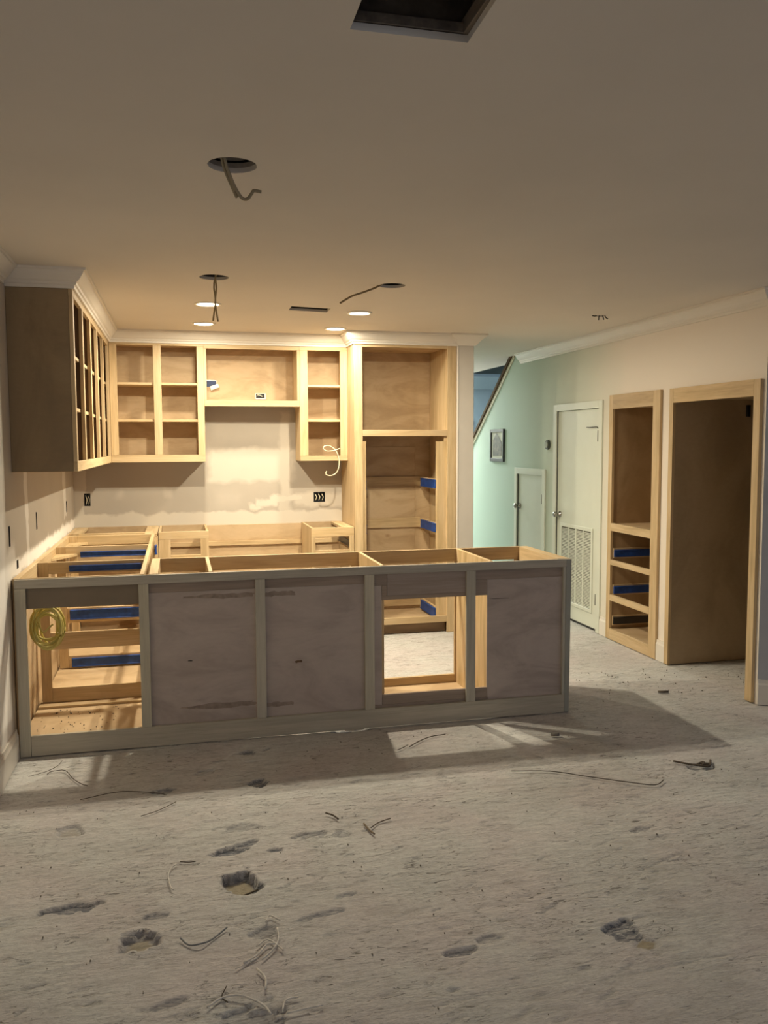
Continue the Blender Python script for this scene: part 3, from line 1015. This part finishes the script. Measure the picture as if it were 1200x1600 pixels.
cor = thing('corner_base_cabinet', 'open-topped corner base cabinet where left and back walls meet', 'cabinet', (.3, 2.36, 0))
B('rail', (.022, .622, 2.0365, 2.056, .80, H - .0003), MX, cor)
B('top_rail', (.085, .60, 2.150, 2.190, H - .02, H - .0005), MX, cor)
B('back_panel', (.022, .63, YB - .0125, YB - .0005, .02, H - .0005), PLY, cor)
B('side_panel', (.004, .016, 2.0366, YB - .013, .02, H - .0006), PLY, cor)
B('top_cleat', (.0165, .10, 2.20, YB - .014, H - .02, H - .0005), MY, cor)
B('divider', (.550, .640, 2.057, YB - .0135, H - .022, H - .0007), MY, cor)
B('board', (.022, .55, 2.19, 2.206, .55, .80), PLY, cor)
B('bottom_panel', (.022, .64, 2.057, YB - .0135, .068, .0845), PLY, cor)
B('stile', (.5995, .645, 2.0567, 2.0757, .045, H - .0225), MZ, cor)
slide_x(.6225, 1.93, 2.02, .735, .80, run[2], sgn=1)

# stray sawdust on the cabinet floor
r2 = random.Random(5)
bm = bmesh.new()
for k in range(70):
    x, y = r2.uniform(.07, .45), r2.uniform(.06, .47)
    s = r2.uniform(.002, .006) * (1.5 if k % 9 == 0 else 1)
    bm_box(bm, (x, x + s, y, y + s * r2.uniform(.5, 1.4), .0848, .0848 + s * .5))
me = bpy.data.meshes.new('sawdust_crumbs')
bm.to_mesh(me)
bm.free()
o = link('sawdust_crumbs', me, TWINED)
o['kind'] = 'stuff'
tag(o, 'dark crumbs scattered on the lit cabinet floor in the left bay', 'debris')


# ---- base cabinets on either side of the range gap
def base_back(label, x0, x1, d0, d1, left_panel):
    c = thing('base_cabinet', label, 'cabinet', ((x0 + x1) / 2, 2.42, 0))
    B('side_panel', (x0, x0 + .018, YT + T_ + .0005, YB - .002, .0, H - .0005), MZ, c)
    B('side_panel', (x1 - .018, x1, YT + T_ + .0005, YB - .002, .0, H - .0005), MZ, c)
    B('back_panel', (x0 + .0185, x1 - .0185, YB - .0135, YB - .0015, .1, H - .0005), PLY, c)
    B('bottom_panel', (x0 + .0185, x1 - .0185, YT + T_ + .001, YB - .014, .085, .1), PLY, c)
    B('rail', (x0, x1, YT, YT + T_, d1, H), MX, c)
    B('rail', (d0[0], d0[1], YT + .0003, YT + T_, .660, .700), MX, c)
    B('rail', (x0, x1, YT, YT + T_, .06, .10), MX, c)
    B('stile', (x0, d0[0] - .0003, YT + .0004, YT + T_, .1003, d1 - .0003), MZ, c)
    B('stile', (d0[1] + .0003, x1, YT + .0004, YT + T_, .1003, d1 - .0003), MZ, c)
    slide_x(x1 - .019, YT + .03, YB - .06, .715, .765, c, STEEL)
    slide_x(x0 + .019, YT + .03, YB - .06, .715, .765, c, STEEL, 1)
    B('cleat', (x0 + .036, x1 - .036, YB - .033, YB - .014, .70, .735), MX, c)
    B('toe_kick', (x0 + .02, x1 - .02, YT + .06, YT + .075, 0, .0845), PINE, c)
    return c


bl = base_back('narrow drawer base cabinet on the back wall, left of the range gap', .6465, 1.012, (.732, .951), .820, False)
br = base_back('narrow drawer base cabinet between the range gap and the tall cabinet', 1.792, 2.130, (1.8225, 2.0905), .805, True)
B('top_cleat', (2.040, 2.111, YT + .0195, YB - .014, H - .02, H - .0006), MY, br)
rb = B('plywood_backing', [(1.0125, 1.7915, YB - .013, YB - .001, .02, .868)], PLY)
tag(rb, 'sheet of light plywood on the back wall inside the range gap', 'panel')
rs_ = B('wood_ledger', (1.0125, 1.7915, YB - .034, YB - .0135, .70, .735), MX)
tag(rs_, 'narrow wooden strip across the foot of the plywood in the range gap', 'batten')

# ---- tall oven cabinet
tall = thing('tall_cabinet', 'tall unfinished oven cabinet beside the white pillar, large opening above a slide bay', 'cabinet', (2.55, 2.4, 0))
tx0, tx1 = 2.1365, 2.963
B('side_panel', (tx0, tx0 + .018, YT + T_ + .0005, YB - .001, .0, ZT + .03), MZ, tall)
B('side_panel', (2.9085, 2.9265, YT + T_ + .0005, YB - .001, .0, ZT + .03), MZ, tall)
B('back_panel', (tx0 + .0185, 2.908, YB - .0135, YB - .0015, .1, ZT), PLY, tall)
B('top_panel', (tx0 + .0185, 2.908, YT + T_ + .001, YB - .014, ZT - .006, ZT + .012), PLY, tall)
B('shelf', (tx0 + .0185, 2.908, YT + T_ + .001, YB - .014, 1.612, 1.630), PLY, tall)
B('bottom_panel', (tx0 + .0185, 2.908, YT + T_ + .001, YB - .014, .085, .1), PLY, tall)
B('stile', (tx0, 2.202, YT, YT + T_, .0, ZT + .02), MZ, tall)
B('stile', (2.8925, 2.963, YT, YT + T_, .0, ZT + .02), MZ, tall)
B('filler_strip', (2.9635, 2.9705, YT + .004, YT + .02, .0, ZT), MZ, tall)
B('rail', (2.2023, 2.8922, YT + .0003, YT + T_, 2.272, ZT + .02), MX, tall)
B('rail', (2.2023, 2.8922, YT + .0003, YT + T_, 1.585, 1.632), MX, tall)
B('rail', (2.2023, 2.8922, YT + .0003, YT + T_, .083, .136), MX, tall)
B('toe_kick', (2.16, 2.892, YT + .045, YT + .060, .0, .0825), PINE, tall)
B('filler_block', (2.812, 2.908, YT + .0205, YT + .058, .10, 1.542), PZ, tall)
B('filler_block', (2.8725, 2.9075, YT + .0205, YT + .058, 1.5425, 1.610), MZ, tall)
B('filler_block', (2.1555, 2.232, YT + .0205, YT + .058, .10, 1.545), PZ, tall)
for z0, z1 in ((1.165, 1.245), (.810, .893), (.13, .20)):
    cl = B('cleat', (2.232, 2.815, YB - .034, YB - .0145, z0, z1), MX, tall)
for z0, z1 in ((1.165, 1.235), (.812, .882), (.115, .190)):
    cl = B('side_cleat', (2.8135, 2.833, YT + .0585, YB - .035, z0 - .006, z1 + .006), MY, tall)
    slide_x(2.813, YT + .045 - .0, YB - .10, z0, z1, cl)
    cl = B('side_cleat', (2.206, 2.226, YT + .0585, YB - .035, z0 - .006, z1 + .006), MY, tall)
    slide_x(2.2265, YT + .045, YB - .10, z0, z1, cl, BLUE, 1)
B('patch_panel', (2.17, 2.775, YB - .0185, YB - .0140, .25, 1.50), PLY, tall)


# ---- wall cabinets
def wall_cab(name, label, x0, x1, zb_, openings, shelves, sides=(True, True)):
    c = thing(name, label, 'cabinet', ((x0 + x1) / 2, 2.55, zb_))
    xs0, xs1 = x0, x1
    B('side_panel', (xs0, xs0 + .018, YU + T_ + .0005, YB - .001, zb_ + .0, ZT + .02), MZ, c)
    B('side_panel', (xs1 - .018, xs1, YU + T_ + .0005, YB - .001, zb_ + .0, ZT + .02), MZ, c)
    B('back_panel', (xs0 + .0185, xs1 - .0185, YB - .0125, YB - .0012, zb_ + .03, ZT), PLY, c)
    B('top_panel', (xs0 + .0185, xs1 - .0185, YU + T_ + .001, YB - .013, ZT - .004, ZT + .014), PLY, c)
    zo0, zo1 = openings[0][2], openings[0][3]
    B('bottom_panel', (xs0 + .0185, xs1 - .0185, YU + T_ + .001, YB - .013, zo0 - .025, zo0 - .007), PLY, c)
    B('rail', (x0, x1, YU, YU + T_, zb_, zo0), MX, c)
    B('rail', (x0, x1, YU, YU + T_, zo1, ZT + .02), MX, c)
    edges = [x0] + [v for o_ in openings for v in o_[:2]] + [x1]
    for k in range(0, len(edges), 2):
        B('stile', (edges[k], edges[k + 1], YU + .0003, YU + T_, zo0 + .0003, zo1 - .0003), MZ, c)
    for z in shelves:
        B('shelf', (xs0 + .0185, xs1 - .0185, YU + T_ + .001, YB - .013, z, z + .018), MX, c)
    if len(openings) > 1:
        mid = (openings[0][1] + openings[1][0]) / 2
    return c


wc1 = wall_cab('wall_cabinet', 'back wall cabinet with two columns of open shelves, left of the range gap', .3125, 1.009, ZU,
               [(.366, .632, 1.445, 2.276), (.690, .957, 1.442, 2.276)], (1.700, 1.979))
wc2 = wall_cab('bridge_cabinet', 'shallow bridge cabinet over the range gap with electrical boxes in its back', 1.0095, 1.7505, 1.820, [(1.0285, 1.7315, 1.868, 2.262)], ())
wc3 = wall_cab('wall_cabinet', 'narrow wall cabinet with three open shelves beside the tall oven cabinet', 1.751, 2.1355, ZU,
               [(1.816, 2.077, 1.431, 2.264)], (1.703, 1.977))

# left wall cabinet of five bays
lc = thing('wall_cabinet', 'long wall cabinet on the left wall with five narrow bays and dark end', 'cabinet', (.15, 1.3, ZU))
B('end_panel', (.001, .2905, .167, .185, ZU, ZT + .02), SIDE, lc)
B('end_panel', (.001, .2905, 2.675, 2.693, ZU, ZT + .02), PLY, lc)
B('back_panel', (.001, .012, .1855, 2.6745, ZU + .03, ZT), ply('dark_back_ply', (.10, .055, .022), (.14, .08, .035), (.19, .11, .05), (3, 3, 1), knots=False), lc)  # darker plywood than the rest of the cabinet
B('bottom_panel', (.0125, .2905, .1855, 2.6745, 1.415, 1.433), PLY, lc)
B('top_panel', (.0125, .2905, .1855, 2.6745, ZT - .004, ZT + .014), PLY, lc)
B('rail', (.291, XU, .167, YU - .001, ZU, 1.440), MY, lc)
B('rail', (.291, XU, .167, YU - .001, 2.258, ZT + .02), MY, lc)
DK = ply('dark_interior_ply', (.10, .055, .022), (.14, .08, .035), (.19, .11, .05), (3, 3, 1), knots=False)  # darker plywood for the dividers inside this cabinet
st = [(.167, .212), (.592, .642), (1.020, 1.070), (1.455, 1.505), (1.890, 1.940), (2.340, 2.409)]
for a, c in st:
    B('stile', (.2915, XU - .0003, a, c, 1.4403, 2.2577), MZ, lc)
for z in (1.700, 1.972):
    B('shelf', (.0125, .288, .1855, 2.6745, z, z + .018), MY, lc)
for k in (1, 2, 3, 4):
    a, c = st[k]
    for (z0, z1) in ((1.4335, 1.6995), (1.7185, 1.9715), (1.9905, 2.2885)):
        B('divider', (.0125, .2905, (a + c) / 2 - .009, (a + c) / 2 + .009, z0, z1), DK, lc)

# ---- built-ins in the right wall
xf0, xf1 = XR - .022, XR - .001
nb = thing('tall_built_in_cabinet', 'narrow tall built-in cabinet frame with drawer openings, between the closet door and fridge recess', 'cabinet', (XR + .2, 1.28, 0))
B('stile', (xf0, xf1, .925, 1.017, 0.002, 1.889), MZ, nb)
B('stile', (xf0, xf1, 1.582, 1.637, 0.002, 1.889), MZ, nb)
for (z0, z1) in ((1.781, 1.889), (.848, .908), (.584, .624), (.305, .352), (.002, .086)):
    B('rail', (xf0 + .0003, xf1, 1.0173, 1.5817, z0, z1), MY, nb)
B('side_panel', (XR, 4.62, 1.588, 1.604, .03, 1.83), DARKPLY, nb)
B('side_panel', (XR, 4.62, .985, 1.001, .03, 1.83), DARKPLY, nb)
B('back_panel', (4.6205, 4.632, .985, 1.604, .03, 1.83), DARKPLY, nb)
B('top_panel', (XR, 4.62, 1.0015, 1.5875, 1.795, 1.812), PLY, nb)
B('shelf', (XR, 4.62, 1.0015, 1.5875, .885, .903), PLY, nb)
B('bottom_panel', (XR, 4.62, 1.0015, 1.5875, .064, .080), PLY, nb)
for z0, z1, mm in ((.645, .700, BLUE), (.358, .415, BLUE), (.118, .172, STEEL)):
    cl = B('cleat', (XR + .003, 4.60, 1.574, 1.5875, z0 - .012, z1 + .012), MX, nb)
    slide(1.5735, XR + .004, 4.55, z0, z1, cl, -1, mm)
    cl = B('cleat', (XR + .003, 4.60, 1.0015, 1.015, z0 - .012, z1 + .012), MX, nb)

fr = thing('fridge_surround', 'tall open fridge surround frame at the right edge, standing on the concrete floor', 'cabinet', (XR + .3, .35, 0))
B('stile', (xf0, xf1, -.111, -.052, 0.002, 1.8865), MZ, fr)
B('stile', (xf0, xf1, .767, .8135, 0.002, 1.8865), MZ, fr)
B('rail', (xf0 + .0003, xf1, -.0517, .7667, 1.790, 1.8865), MY, fr)
B('side_panel', (XR, 4.66, .772, .790, 0.002, 1.84), ply('recess_plywood', (.36, .27, .165), (.41, .31, .19), (.46, .35, .22), (2, 2, 1), knots=False), fr)
B('side_panel', (XR, 4.66, -.080, -.062, 0.002, 1.84), DARKPLY, fr)
B('top_panel', (XR, 4.66, -.0615, .7715, 1.815, 1.832), PLY, fr)
B('hinge_bracket', (4.60, 4.625, .755, .7715, 1.70, 1.78), BLACK, fr)
B('back_wall', (4.93, 4.95, -.09, .83, 0.002, 1.95), BLACK, fr, 0)  # black puts the unlit depth of the recess into the colour

# ================================================================== LIGHT FIXTURES, HOLES, WIRES
cans = [((1.000, 1.065), 'lit recessed downlight in the ceiling, left pair, the one nearer the camera'),
        ((1.000, 1.933), 'lit recessed downlight at the left, close to the back cabinets'),
        ((1.982, 1.205), 'lit recessed downlight with a wide rim, right of the ceiling slot'),
        ((1.967, 2.003), 'lit recessed downlight at the right, close to the cabinet crown corner')]
for i, ((x, y), lab) in enumerate(cans):
    t = thing('recessed_light', lab, 'ceiling light', (x, y, ZC), 'lit recessed lights over the kitchen')
    disc('trim_ring', x, y, ZC - .0002, .066, .084, .007 if i != 2 else .010, PLASTIC, t)
    disc('lens', x, y, ZC - .0003, 0, .0655, .005, LENS, t)
    d = bpy.data.lights.new('downlight', 'AREA')
    d.shape = 'DISK'
    d.size = 0.07
    d.energy = CAN_POWER * (1.42 if i in (0, 2) else 0.49)
    d.color = CAN_COL
    l = bpy.data.objects.new('downlight', d)
    COL.objects.link(l)
    l.parent = t
    l.location = (0, 0, -.011)

z0 = ZC
o = tube('cable_tail', [[(.945, -1.66, z0 + .05), (.955, -1.62, z0), (.968, -1.60, z0 - .03), (.985, -1.58, z0 - .06), (1.000, -1.562, z0 - .085)],
                        [(.955, -1.66, z0 + .05), (.963, -1.63, z0 - .002), (.978, -1.605, z0 - .035), (.995, -1.585, z0 - .065), (1.015, -1.57, z0 - .088),
                         (1.032, -1.57, z0 - .090), (1.046, -1.58, z0 - .074), (1.052, -1.585, z0 - .068), (1.075, -1.585, z0 - .070)],
                        [(.950, -1.655, z0 + .05), (.962, -1.615, z0), (.980, -1.598, z0 - .04), (.992, -1.575, z0 - .07)]], .0052, WIREG)
tag(o, 'twisted grey cable tails hanging from the round ceiling hole nearest the camera', 'cable')
o = tube('cable_tail', [[(1.085, .20, z0 + .020), (1.03, .20, z0 + .035), (1.010, .21, z0), (1.002, .212, z0 - .05), (1.008, .213, z0 - .12), (.994, .213, z0 - .222)],
                        [(1.018, .19, z0 + .05), (1.010, .205, z0), (1.014, .208, z0 - .055), (1.007, .206, z0 - .13), (1.019, .207, z0 - .226)]], .0045,
         plain('cable_brown', (.30, .22, .10), .5))
tag(o, 'pair of brown cables hanging straight down from the left middle ceiling hole', 'cable')
o = tube('cable_tail', [(1.93, .25, z0 + .04), (1.885, .243, z0 - .004), (1.80, .24, z0 - .040), (1.74, .236, z0 - .062), (1.70, .232, z0 - .085), (1.668, .23, z0 - .106)], .0055,
         plain('cable_brown_dark', (.22, .16, .08), .5))
tag(o, 'single cable bending left out of the ceiling hole on the right', 'cable')
o = tube('wire_ends', [[(3.605, 1.0, z0 + .03), (3.60, .995, z0), (3.592, .985, z0 - .030)], [(3.622, 1.0, z0 + .03), (3.625, .99, z0), (3.63, .985, z0 - .028)],
                       [(3.64, 1.0, z0 + .03), (3.645, .99, z0 - .008), (3.662, .985, z0 - .022)], [(3.60, 1.0, z0 + .01), (3.57, .99, z0 - .004), (3.545, .985, z0 - .004)]],
         .0038, WIREB)
tag(o, 'short dark wire ends poking out of the ceiling near the right wall', 'wire')


# electrical boxes: shell open to the room with wires inside
def ebox_y(x0, x1, z0_, z1_, y, label, m=BOXK, wires=True, depth=.05):
    t = thing('electrical_box', label, 'electrical box', ((x0 + x1) / 2, y, (z0_ + z1_) / 2), None)
    w = .0025
    B('box_shell', [(x0, x0 + w, y - .001, y + depth, z0_, z1_), (x1 - w, x1, y - .001, y + depth, z0_, z1_), (x0 + w, x1 - w, y - .001, y + depth, z0_, z0_ + w),
                    (x0 + w, x1 - w, y - .001, y + depth, z1_ - w, z1_), (x0, x1, y + depth, y + depth + w, z0_, z1_)], m, t, 0)
    if wires:
        n = 3 if x1 - x0 > .07 else 2
        ps = []
        for k in range(n):
            a = x0 + (x1 - x0) * (k + .7) / (n + .4)
            ps.append([(a, y + depth, z1_ - .012), (a - .004, y + .015, z1_ - .02), (a + .006, y + .008, (z0_ + z1_) / 2), (a - .002, y + .02, z0_ + .012)])
        tube('wire', ps, .0035, WIRE, t)
    return t


def ebox_x(y0, y1, z0_, z1_, label):
    t = thing('electrical_box', label, 'electrical box', (0, (y0 + y1) / 2, (z0_ + z1_) / 2))
    w, dp = .0025, .05
    B('box_shell', [(-dp, .001, y0, y0 + w, z0_, z1_), (-dp, .001, y1 - w, y1, z0_, z1_), (-dp, .001, y0 + w, y1 - w, z0_, z0_ + w),
                    (-dp, .001, y0 + w, y1 - w, z1_ - w, z1_), (-dp - w, -dp, y0, y1, z0_, z1_)], BOXK, t, 0)
    tube('wire', [(-.045, y0 + .01, z1_ - .01), (-.012, (y0 + y1) / 2, (z0_ + z1_) / 2 + .01), (-.02, (y0 + y1) / 2, z0_ + .015)], .003, WIREG, t)
    return t


ebox_y(.076, .121, 1.043, 1.142, YB + .001, 'small black electrical box with two wires in the back wall near the left corner')
ebox_y(1.899, 1.994, 1.041, 1.122, YB + .001, 'wide black electrical box with loose wires in the back wall beside the tall cabinet')
ebox_x(.031, .067, 1.033, 1.133, 'narrow open electrical box in the left wall, nearest the camera')
ebox_x(.846, .879, 1.039, 1.139, 'narrow open electrical box in the left wall, middle of the three')
ebox_x(2.201, 2.244, 1.034, 1.115, 'narrow open electrical box in the left wall, close to the corner')
ebox_x(.211, .254, .901, .944, 'small square electrical box low on the left wall at countertop height')
yb_ = YB - .0145
t = thing('electrical_box', 'blue electrical box with a dangling white outlet at the left of the bridge cabinet', 'electrical box', (1.07, yb_, 2.01))
B('box_rim', [(1.026, 1.034, yb_ - .006, yb_, 1.985, 2.040), (1.034, 1.115, yb_ - .004, yb_, 2.034, 2.040), (1.110, 1.117, yb_ - .006, yb_, 1.995, 2.034)], CHROME, t, 0)
B('box_shell', (1.034, 1.110, yb_ - .002, yb_, 1.987, 2.034), BOXB, t, 0)
bm = bmesh.new()
bm_box(bm, (-.036, .036, -.012, .012, -.016, .016), .003)
for sx in (-.018, .018):
    bm_box(bm, (sx - .013, sx + .013, -.015, -.012, -.010, .010), .002)
me = bpy.data.meshes.new('outlet')
bm.to_mesh(me)
bm.free()
o = link('outlet', me, PLASTIC, (1.098, yb_ - .022, 1.983), t, 'white duplex outlet hanging tilted')
o.rotation_euler = (0, math.radians(-20), 0)
t = thing('electrical_box', 'dark electrical box with white rim low in the back of the bridge cabinet', 'electrical box', (1.47, yb_, 1.91))
B('box_rim', [(1.426, 1.430, yb_ - .004, yb_, 1.892, 1.938), (1.500, 1.508, yb_ - .006, yb_, 1.890, 1.938), (1.430, 1.500, yb_ - .004, yb_, 1.890, 1.898), (1.430, 1.500, yb_ - .004, yb_, 1.934, 1.938)], PLASTIC, t, 0)
B('box_shell', (1.430, 1.500, yb_ - .0015, yb_, 1.898, 1.934), BOXK, t, 0)
tube('wire', [(1.440, yb_ - .006, 1.925), (1.462, yb_ - .008, 1.922), (1.480, yb_ - .006, 1.912)], .004, WIRE, t)

# white loop of cable from the right wall cabinet
yl = YU - .012
o = tube('cable_loop', [(2.074, YU + .02, 1.488), (2.055, yl, 1.483), (2.02, yl, 1.472), (1.965, yl - .004, 1.468), (1.935, yl - .006, 1.485), (1.940, yl - .006, 1.504),
                        (1.975, yl, 1.512), (2.015, yl, 1.492), (2.045, yl, 1.455), (2.062, yl, 1.395), (2.055, yl - .004, 1.325), (2.030, yl, 1.285), (1.992, yl, 1.270),
                        (1.960, yl, 1.276), (1.952, yl, 1.290), (1.960, yl, 1.308)], .0042, WIRE)
tag(o, 'white cable looping out of the narrow wall cabinet beside the tall cabinet', 'cable')

# coil of yellow cable inside the left bay
r3 = random.Random(11)
cx, cz = .148, .618
paths = []
for k in range(14):
    a0 = r3.uniform(0, 6.28)
    rx, rz = r3.uniform(.050, .083), r3.uniform(.072, .112)
    ox, oz = (.083 - rx) * r3.uniform(-.6, .9), (.112 - rz) * r3.uniform(-.8, .3)
    tl = r3.uniform(-.5, .5)
    yy0 = .085 + .0062 * k
    pts = []
    for s in range(15):
        a = a0 + 2 * math.pi * s / 14
        ex, ez = rx * math.cos(a), rz * math.sin(a)
        pts.append((cx + ox + ex * math.cos(tl * .3) - ez * math.sin(tl * .3) * .5, yy0 + .009 * math.sin(a * 2 + k), cz + oz + ez))
    paths.append(pts)
paths.append([(.100, .12, .66), (.13, .08, .60), (.165, .075, .625), (.178, .085, .635)])
paths.append([(.085, .10, .735), (.100, .085, .69), (.088, .08, .66)])
paths.append([(.115, .10, .53), (.135, .085, .512), (.165, .085, .512), (.185, .09, .535)])
coil = tube('cable_coil', paths, .0047, YEL, None, 8, 3)
tag(coil, 'coil of yellow jacketed cable hanging inside the left bay of the peninsula', 'cable')
hk = tube('hanging_tie', [(.150, .12, .720), (.152, .122, .735), (.15, .12, .80)], .0025, YEL, coil)

# ---- things on the right wall
pf = thing('picture_frame', 'small black framed dark picture on the aqua wall under the stair slope', 'picture', (XR - .01, 4.03, 1.50))
xw = XR - .001
B('frame', [(xw - .02, xw, 3.838, 3.866, 1.335, 1.672), (xw - .02, xw, 4.190, 4.218, 1.335, 1.672), (xw - .02, xw, 3.866, 4.190, 1.640, 1.672), (xw - .02, xw, 3.866, 4.190, 1.335, 1.370)],
  BLACK, pf, .002)
B('mat_board', (xw - .008, xw - .002, 3.866, 4.190, 1.370, 1.640), plain('mat_board', (.55, .56, .47), .7), pf, 0)
m, nt, b = mat('picture_print')
n = noise(nt, coords(nt, (1, 1, 1)), 16, 6, .7)
nt.links.new(ramp(nt, n, [(0.35, (.02, .018, .015)), (.6, (.16, .14, .10)), (.75, (.38, .34, .24))]), b.inputs['Base Color'])
poly_prism('print', [(3.905, 1.395), (4.150, 1.395), (4.150, 1.56), (4.09, 1.60), (4.04, 1.632), (3.99, 1.60), (3.905, 1.54)], 'x', xw - .0105, xw - .0085, m, pf)
th = thing('thermostat', 'small round dark-rimmed thermostat on the wall left of the tall door', 'thermostat', (XR, 2.78, 1.508))
for nm, r, h, mm in (('ring', .046, .018, plain('thermostat_ring', (.05, .055, .045), .4)), ('dial', .030, .026, plain('thermostat_dial', (.34, .36, .28), .4))):
    bm = bmesh.new()
    bmesh.ops.create_cone(bm, cap_ends=True, segments=28, radius1=r, radius2=r * .9, depth=h, matrix=Matrix.Translation((-h / 2, 0, 0)) @ Matrix.Rotation(math.radians(-90), 4, 'Y'))
    me = bpy.data.meshes.new(nm)
    bm.to_mesh(me)
    bm.free()
    link(nm, me, mm, (XR - .001, 2.782, 1.510), th)

# ================================================================== DEBRIS ON THE FLOOR
def scrap(pts, label, r=.0028, m=TWINE, z=.002, name='twine_scrap'):
    p3 = [(x, y, z + r + (.006 * math.sin(3.1 * i + x * 9) if 0 < i < len(pts) - 1 else 0) * .5) for i, (x, y) in enumerate(pts)]
    o = tube(name, p3, r * (.75 if r < .008 else 1), m, None, 6, 4)
    return tag(o, label, 'debris')


scrap([(.765, -1.275), (.745, -1.30), (.735, -1.36), (.742, -1.43), (.752, -1.46)], 'curved light twine scrap left of the hexagonal pit in the floor', .0032)
scrap([(.775, -1.262), (.80, -1.268), (.83, -1.275)], 'short straight twine end touching the curved scrap left of the hexagonal pit', .0022, TWINED)
scrap([(.775, -1.76), (.80, -1.80), (.835, -1.81), (.87, -1.785), (.918, -1.735)], 'long bent grey wire scrap right of the tan pit at lower left', .0036, plain('grey_wire', (.16, .17, .18), .4))
scrap([(1.040, -1.735), (1.055, -1.70), (1.085, -1.735)], 'small folded paper-like strip at the top of the tangle of twine', .0035)
scrap([(1.00, -1.86), (1.035, -1.83), (1.068, -1.88), (1.075, -1.90)], 'pale twine arching over the middle of the tangle below the hexagonal pit', .0034)
scrap([(.955, -1.935), (1.00, -1.90), (1.03, -1.86), (1.055, -1.86)], 'pale twine slanting up to the right through the tangle below the hexagonal pit', .0038)
scrap([(1.072, -1.775), (1.068, -1.84), (1.045, -1.89), (1.010, -1.93)], 'pale twine running down across the tangle below the hexagonal pit', .0036)
scrap([(.99, -1.97), (1.01, -2.02), (1.005, -2.07)], 'thick pale twine end pointing towards the camera under the tangle', .0042)
scrap([(.93, -1.955), (.96, -1.935), (1.00, -1.915)], 'thin pale twine at the left end of the tangle below the hexagonal pit', .0026)
scrap([(.845, -2.11), (.885, -2.075), (.935, -2.085), (.99, -2.13), (1.01, -2.18)], 'long pale twine lying across the shallow pit at the bottom edge', .0038)
scrap([(1.04, -2.175), (1.055, -2.13), (1.09, -2.125)], 'hooked pale twine right of the shallow pit at the bottom edge', .0032)
scrap([(1.05, -2.185), (1.10, -2.18), (1.15, -2.175)], 'straight pale twine at the bottom edge, right of the hooked one', .0032)
scrap([(.90, -2.03), (.885, -2.07), (.90, -2.10)], 'thin dark twine curl above the shallow pit at the bottom edge', .0024, TWINED)
scrap([(1.360, -.990), (1.385, -1.02), (1.40, -1.06)], 'short dark brown nail-like stick lying left of the small twig pair', .0045, TWINED, name='stick')
scrap([(1.492, -1.125), (1.500, -1.175), (1.512, -1.225)], 'thick dark-tipped twig, left one of the pair in the middle of the floor', .0050, plain('twig', (.20, .15, .10), .8), name='stick')
scrap([(1.512, -1.165), (1.555, -1.12), (1.61, -1.10)], 'thin dark twig slanting right from the thick dark-tipped twig', .0028, TWINED, name='stick')
scrap([(.180, -.262), (.195, -.225), (.255, -.24), (.30, -.34), (.345, -.42), (.375, -.45)], 'long thin curved wire on the lit floor near the left wall', .0024, TWINED)
scrap([(.10, -.27), (.165, -.22), (.21, -.18), (.225, -.10)], 'thin hair-like twine beside the foot of the peninsula near the left wall', .0018, TWINED)
scrap([(2.275, -.752), (2.45, -.80), (2.60, -.90), (2.72, -1.00), (2.83, -1.06), (2.90, -1.02)], 'very long thin dark wire lying across the floor at right', .0030, TWINED)
scrap([(1.90, -.33), (1.97, -.27), (2.05, -.21), (2.13, -.20)], 'dark twig on the light patch in front of the peninsula', .0032, TWINED, name='stick')
scrap([(1.83, -.36), (1.875, -.33), (1.90, -.30)], 'short twig left of the dark twig in front of the peninsula', .0025, TWINED, name='stick')
scrap([(.36, -.60), (.52, -.56), (.67, -.60), (.72, -.64)], 'long faint straw on the floor left of the blue scrape near the shadow edge', .0022, TWINED)
scrap([(.62, -.83), (.69, -.79), (.76, -.72)], 'short pale straw right of the square chipped patch at left', .002, TWINED)
scrap([(2.66, -.35), (2.70, -.36)], 'small pale pebble-like lump on the shadowed floor beside the peninsula end', .010, CHIP, 0, 'concrete_lump')
scrap([(3.07, -.83), (3.12, -.88), (3.17, -.91), (3.20, -.88), (3.15, -.90), (3.19, -.93), (3.22, -.90), (3.18, -.89), (3.21, -.91), (3.25, -.86)], 'dark tangled clump of debris on the floor towards the right wall', .0065, TWINED, 0, 'debris_clump')
scrap([(.985, -1.505), (1.02, -1.485), (1.045, -1.47)], 'dark sliver lying in the hexagonal floor pit', .004, TWINED, -.028, 'stick')
scrap([(3.62, .20), (3.68, .185)], 'small brown leaf-like flake on the floor before the narrow built-in cabinet', .008, TWINED, 0, 'debris_flake')
# fine crumbs
bm = bmesh.new()
for k in range(170):
    x, y = r2.uniform(.1, 3.6), r2.uniform(-2.6, -.1)
    s = r2.uniform(.0015, .0038)
    bm_box(bm, (x, x + s, y, y + s * r2.uniform(.6, 2), -.002, s * .7))
for k in range(60):
    x, y = r2.uniform(3.2, 4.4), r2.uniform(.1, .75)
    s = r2.uniform(.002, .006)
    bm_box(bm, (x, x + s, y, y + s, -.002, s * .7))
me = bpy.data.meshes.new('concrete_crumbs')
bm.to_mesh(me)
bm.free()
o = link('concrete_crumbs', me, CHIP)
o['kind'] = 'stuff'
tag(o, 'fine crumbs of concrete scattered over the scraped floor', 'debris')
